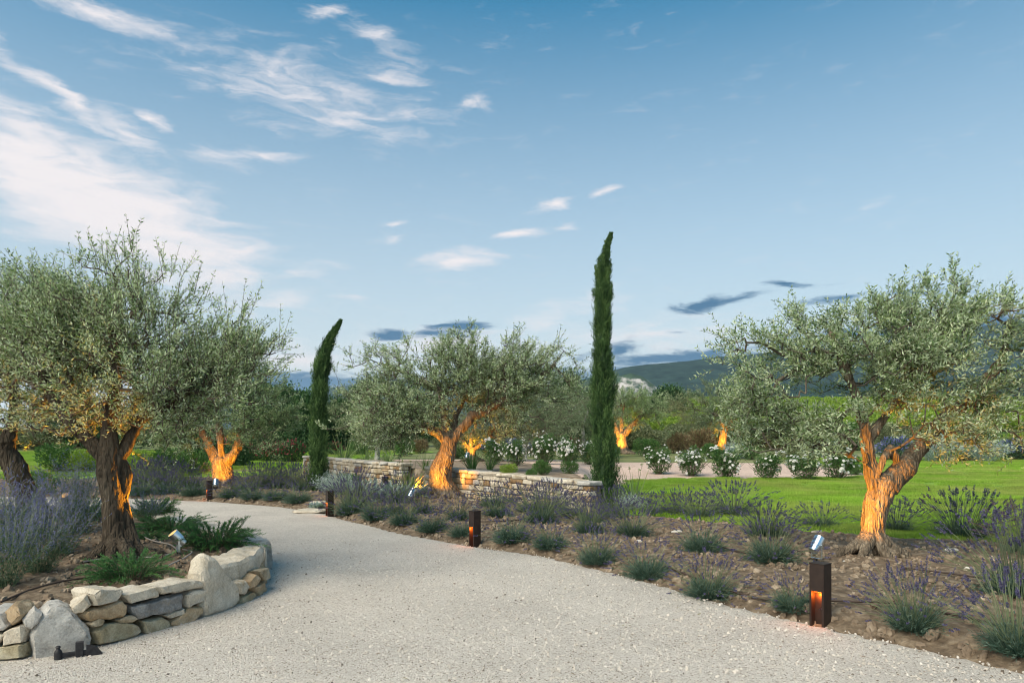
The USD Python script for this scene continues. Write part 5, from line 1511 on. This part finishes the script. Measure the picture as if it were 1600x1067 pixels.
def mound(root, variant):
    """A leafy rounded bush: 0 green, 1 yellow green, 2 red flowered, 3 grey scrub, 4 russet scrub, 5 blue catmint."""
    rng = np.random.default_rng(620 + variant)
    so, st = Soup(), Soup()
    n = 1700
    c = in_blobs([(0, 0, .3, .5, .5, .34), (.2, .1, .42, .28, .28, .26), (-.22, 0, .38, .3, .3, .28), (0, -.2, .3, .3, .3, .25)], n, rng, .5)
    c = c[c[:, 2] > 0]
    out = unit(c - [0, 0, .2] + rng.normal(0, .25, (len(c), 3)) + [0, 0, .2])
    so.leaves(c, out, rng.uniform(.05, .10, len(c)) * (1.3 if variant in (3, 4, 5) else 1), .026 if variant in (3, 5) else .036, np.clip(rng.normal(.5, .22, len(c)), 0, 1), rng)
    tips = c[rng.integers(0, len(c), 40)]
    st.sticks(tips * .05, tips, .008, .003, 3)
    obj('branch', st.mesh(), M['dry_stem'], root, kind='stuff')
    obj('foliage', so.mesh(), M[['green', 'lime', 'pine', 'scrub', 'russet', 'sageleaf'][variant]], root, tint=so.tint(), kind='stuff')
    if variant in (2, 5):
        fl = Soup()
        q = c[rng.integers(0, len(c), 260 if variant == 2 else 900)]
        q = q[q[:, 2] > .25]
        o = unit(q - [0, 0, .2])
        fl.leaves(q + o * .04, unit(o + rng.normal(0, .6, o.shape) + [0, 0, .4]), .09 if variant == 2 else .11, .05 if variant == 2 else .03, rng.random(len(q)), rng)
        obj('flower', fl.mesh(), M['red' if variant == 2 else 'sage'], root, tint=fl.tint(), kind='stuff')


place_mound = kind_of_plant(mound)
MOUNDS = [('low yellow green bush over the right wall, below the white roses', 795, 742, 30, 1), ('low green bush over the right wall, right of the yellow green one', 846, 742, 32, 0), ('low green bush over the right wall, nearest the tall cypress', 890, 740, 30, 0), ('small green bush over the right wall under the third rose', 830, 745, 20, 0),
          ('dark green bush with red flowers behind the left lawn, nearest the smaller cypress', 455, 724, 46, 2), ('dark green bush with red flowers, second left from the smaller cypress', 425, 723, 44, 2), ('dark green bush with red flowers, third left from the smaller cypress', 392, 722, 44, 2),
          ('dark green bush behind the forked glowing trunk', 340, 722, 44, 2), ('red flowered bush right of the smaller cypress trunk', 522, 712, 30, 2), ('red flowered bush behind the white roses, left of the tall cypress', 868, 703, 40, 2), ('red flowered bush behind the white roses, right of the pale trunk', 900, 706, 36, 2),
          ('dark red flowered bush behind the roses beside the pale trunk', 838, 705, 34, 2), ('loose light green bush behind the left bed, right of the big olive trunk', 222, 742, 60, 1), ('loose light green bush by the left lawn, second from the big olive trunk', 262, 738, 56, 0), ('loose green bush by the left lawn, left of the forked trunk', 300, 742, 50, 0),
          ('green bush on the left lawn seen between the two left trunks', 90, 738, 60, 0), ('light green bush on the left lawn near the big olive trunk', 130, 735, 50, 1), ('blue catmint mound behind the white roses, left of the pale trunk', 800, 712, 34, 5), ('blue catmint mound behind the white roses, right of the pale trunk', 836, 714, 34, 5),
          ('blue catmint mound behind the half hidden small olive', 762, 708, 30, 5), ('blue catmint mound across the lawn at the right edge', 1588, 720, 58, 5), ('blue catmint mound across the lawn, between the silvery bushes', 1500, 721, 44, 5), ('blue catmint mound across the lawn, just behind the golden trunk', 1400, 721, 56, 5),
          ('green bush beside the rightmost rose bush', 1338, 742, 30, 0), ('russet bush behind the roses, below the leaning far trunk', 1095, 706, 46, 4), ('green bush behind the third rose bush', 1110, 716, 34, 0), ('green bush behind the roses right of the tall cypress', 1010, 712, 44, 0), ('russet bush behind the second rose bush', 1062, 708, 40, 4),
          ('green bush behind the fourth rose bush', 1175, 718, 30, 0), ('grey green bush behind the fifth rose bush', 1235, 720, 32, 3), ('grey green bush near the leaning far trunk', 1145, 710, 34, 3), ('green bush at the left foot of the small far olive', 955, 716, 30, 0), ('tall yellow green bush at the right edge beyond the lawn', 1585, 690, 60, 1), ('dark green bush beyond the lawn under the right-hand crown', 1545, 706, 60, 0),
          ('dark green bush beyond the lawn, left of the golden limb', 1330, 704, 60, 0), ('green bush beyond the lawn below the right-hand crown', 1250, 702, 56, 0), ('green bush over the left wall near the grey trunk', 560, 712, 34, 0), ('green bush over the left wall left of the spreading olive', 632, 712, 36, 0), ('russet bush over the left wall behind the strap leaves', 655, 708, 30, 4),
          ('green bush over the right wall behind the spreading olive trunk', 715, 716, 36, 0), ('green bush behind the blue sage on the raised bed', 60, 770, 60, 0), ('grassy green tuft before the left wall, left of the silver plants', 545, 768, 40, 0), ('grassy green tuft before the left wall beside the fifth bollard', 622, 766, 36, 0)]
for i, (label, px, py, w, v) in enumerate(MOUNDS):
    p = at(px, py) if py > 700 else on(px, 34)
    if p[1] > 60:
        p = on(px, 46)
    s = w * p[1] / F / 1.05
    place_mound(v, p, i * 1.3, (s, s, s * (.9 + .35 * ((i * 37) % 10) / 10)), ['green_bush', 'yellow_green_bush', 'flowering_bush', 'grey_bush', 'russet_bush', 'catmint_bush'][v], label, 'bush', None)

# the slope beyond: scrub that reads as one mass, and rows of vines
rng = np.random.default_rng(640)


def leaf_ball(look_n, rng, flat_=.7, w=.09):
    so = Soup()
    c = in_blobs([(0, 0, .35, .5, .5, .4 * flat_), (.2, .1, .45, .3, .3, .3)], look_n, rng, .45)
    c = c[c[:, 2] > 0]
    so.leaves(c, unit(c - [0, 0, .2] + rng.normal(0, .4, c.shape)), 1.8 * w, w, np.clip(rng.normal(.5, .22, len(c)), 0, 1), rng)
    return so


sc = [leaf_ball(1100, rng, .8, .045) for _ in range(3)]
n = 2600
yy = 47 + 112 * rng.random(n) ** 1.3
xx = yy * rng.uniform(-.8, .8, n)
keep = (meshkit.fbm(np.stack([xx / 9, yy / 9, 0 * xx], 1), 3, 17) > .46) & ~((yy > 72) & (xx / yy > .15)) & ~((xx < -6) & (yy < 46))
p = np.c_[xx, yy][keep]
scatter('slope_scrub', [s.mesh() for s in sc], M['scrub'], np.c_[p, land(p[:, 0], p[:, 1]) - .05], rng.uniform(0, 6.28, len(p)), rng.uniform(.8, 2.4, len(p)), tint=[s.tint() for s in sc], label='grey green and brown scrub covering the slope beyond the garden', cat='scrub')
vs = [leaf_ball(300, rng, 1.2, .12) for _ in range(3)]
p = []
for r in np.arange(76, 150, 2.6):
    x = np.arange(.175 * r, .85 * r, .9)
    p.append(np.c_[x + rng.normal(0, .1, len(x)), r + .05 * x + rng.normal(0, .15, len(x))])
p = np.vstack(p)
scatter('vineyard', [s.mesh() for s in vs], M['vine'], np.c_[p, land(p[:, 0], p[:, 1])], rng.uniform(0, 6.28, len(p)), rng.uniform(1.2, 1.7, len(p)), tint=[s.tint() for s in vs], label='rows of bright green vines on the rising slope at right', cat='vineyard')

# dead leaves and bits of twig lying on the gravel
rng = np.random.default_rng(660)
p = in_view(inside(GP, 9000, rng, lambda x, y: np.clip(1.2 - y / 14, .05, 1) * (.25 + .75 * (meshkit.noise(np.stack([x, y, 0 * x], 1) * .9) > .5)) * .4))
so = Soup()
g = np.c_[p, gravel_z(p[:, 0], p[:, 1], np.full(len(p), 1.0)) + .012]
so.leaves(g, np.c_[rng.normal(size=(len(p), 2)), rng.normal(0, .12, len(p))], rng.uniform(.02, .055, len(p)), rng.uniform(.005, .012, len(p)), rng.random(len(p)), rng, up=(0, 0, 1))
obj('fallen_leaves', so.mesh(), M['russet'], tint=so.tint(), kind='stuff', label='small dry brown leaves and twigs strewn over the gravel path', cat='leaf litter')

# ------------------------------------------------------------------ the evening air between here and the hills
M['haze'] = mat('haze_air', {'v': ('principled_volume', {'color': (.66, .84, 1.0), 'density': 7e-5, 'anisotropy': 0.0})}, surface=None, volume='v.volume')
obj('haze', box(13000, 7000, 490, (0, 3400, 235)), M['haze'], kind='stuff', label='thin bluish evening haze between the garden and the hills', cat='haze')
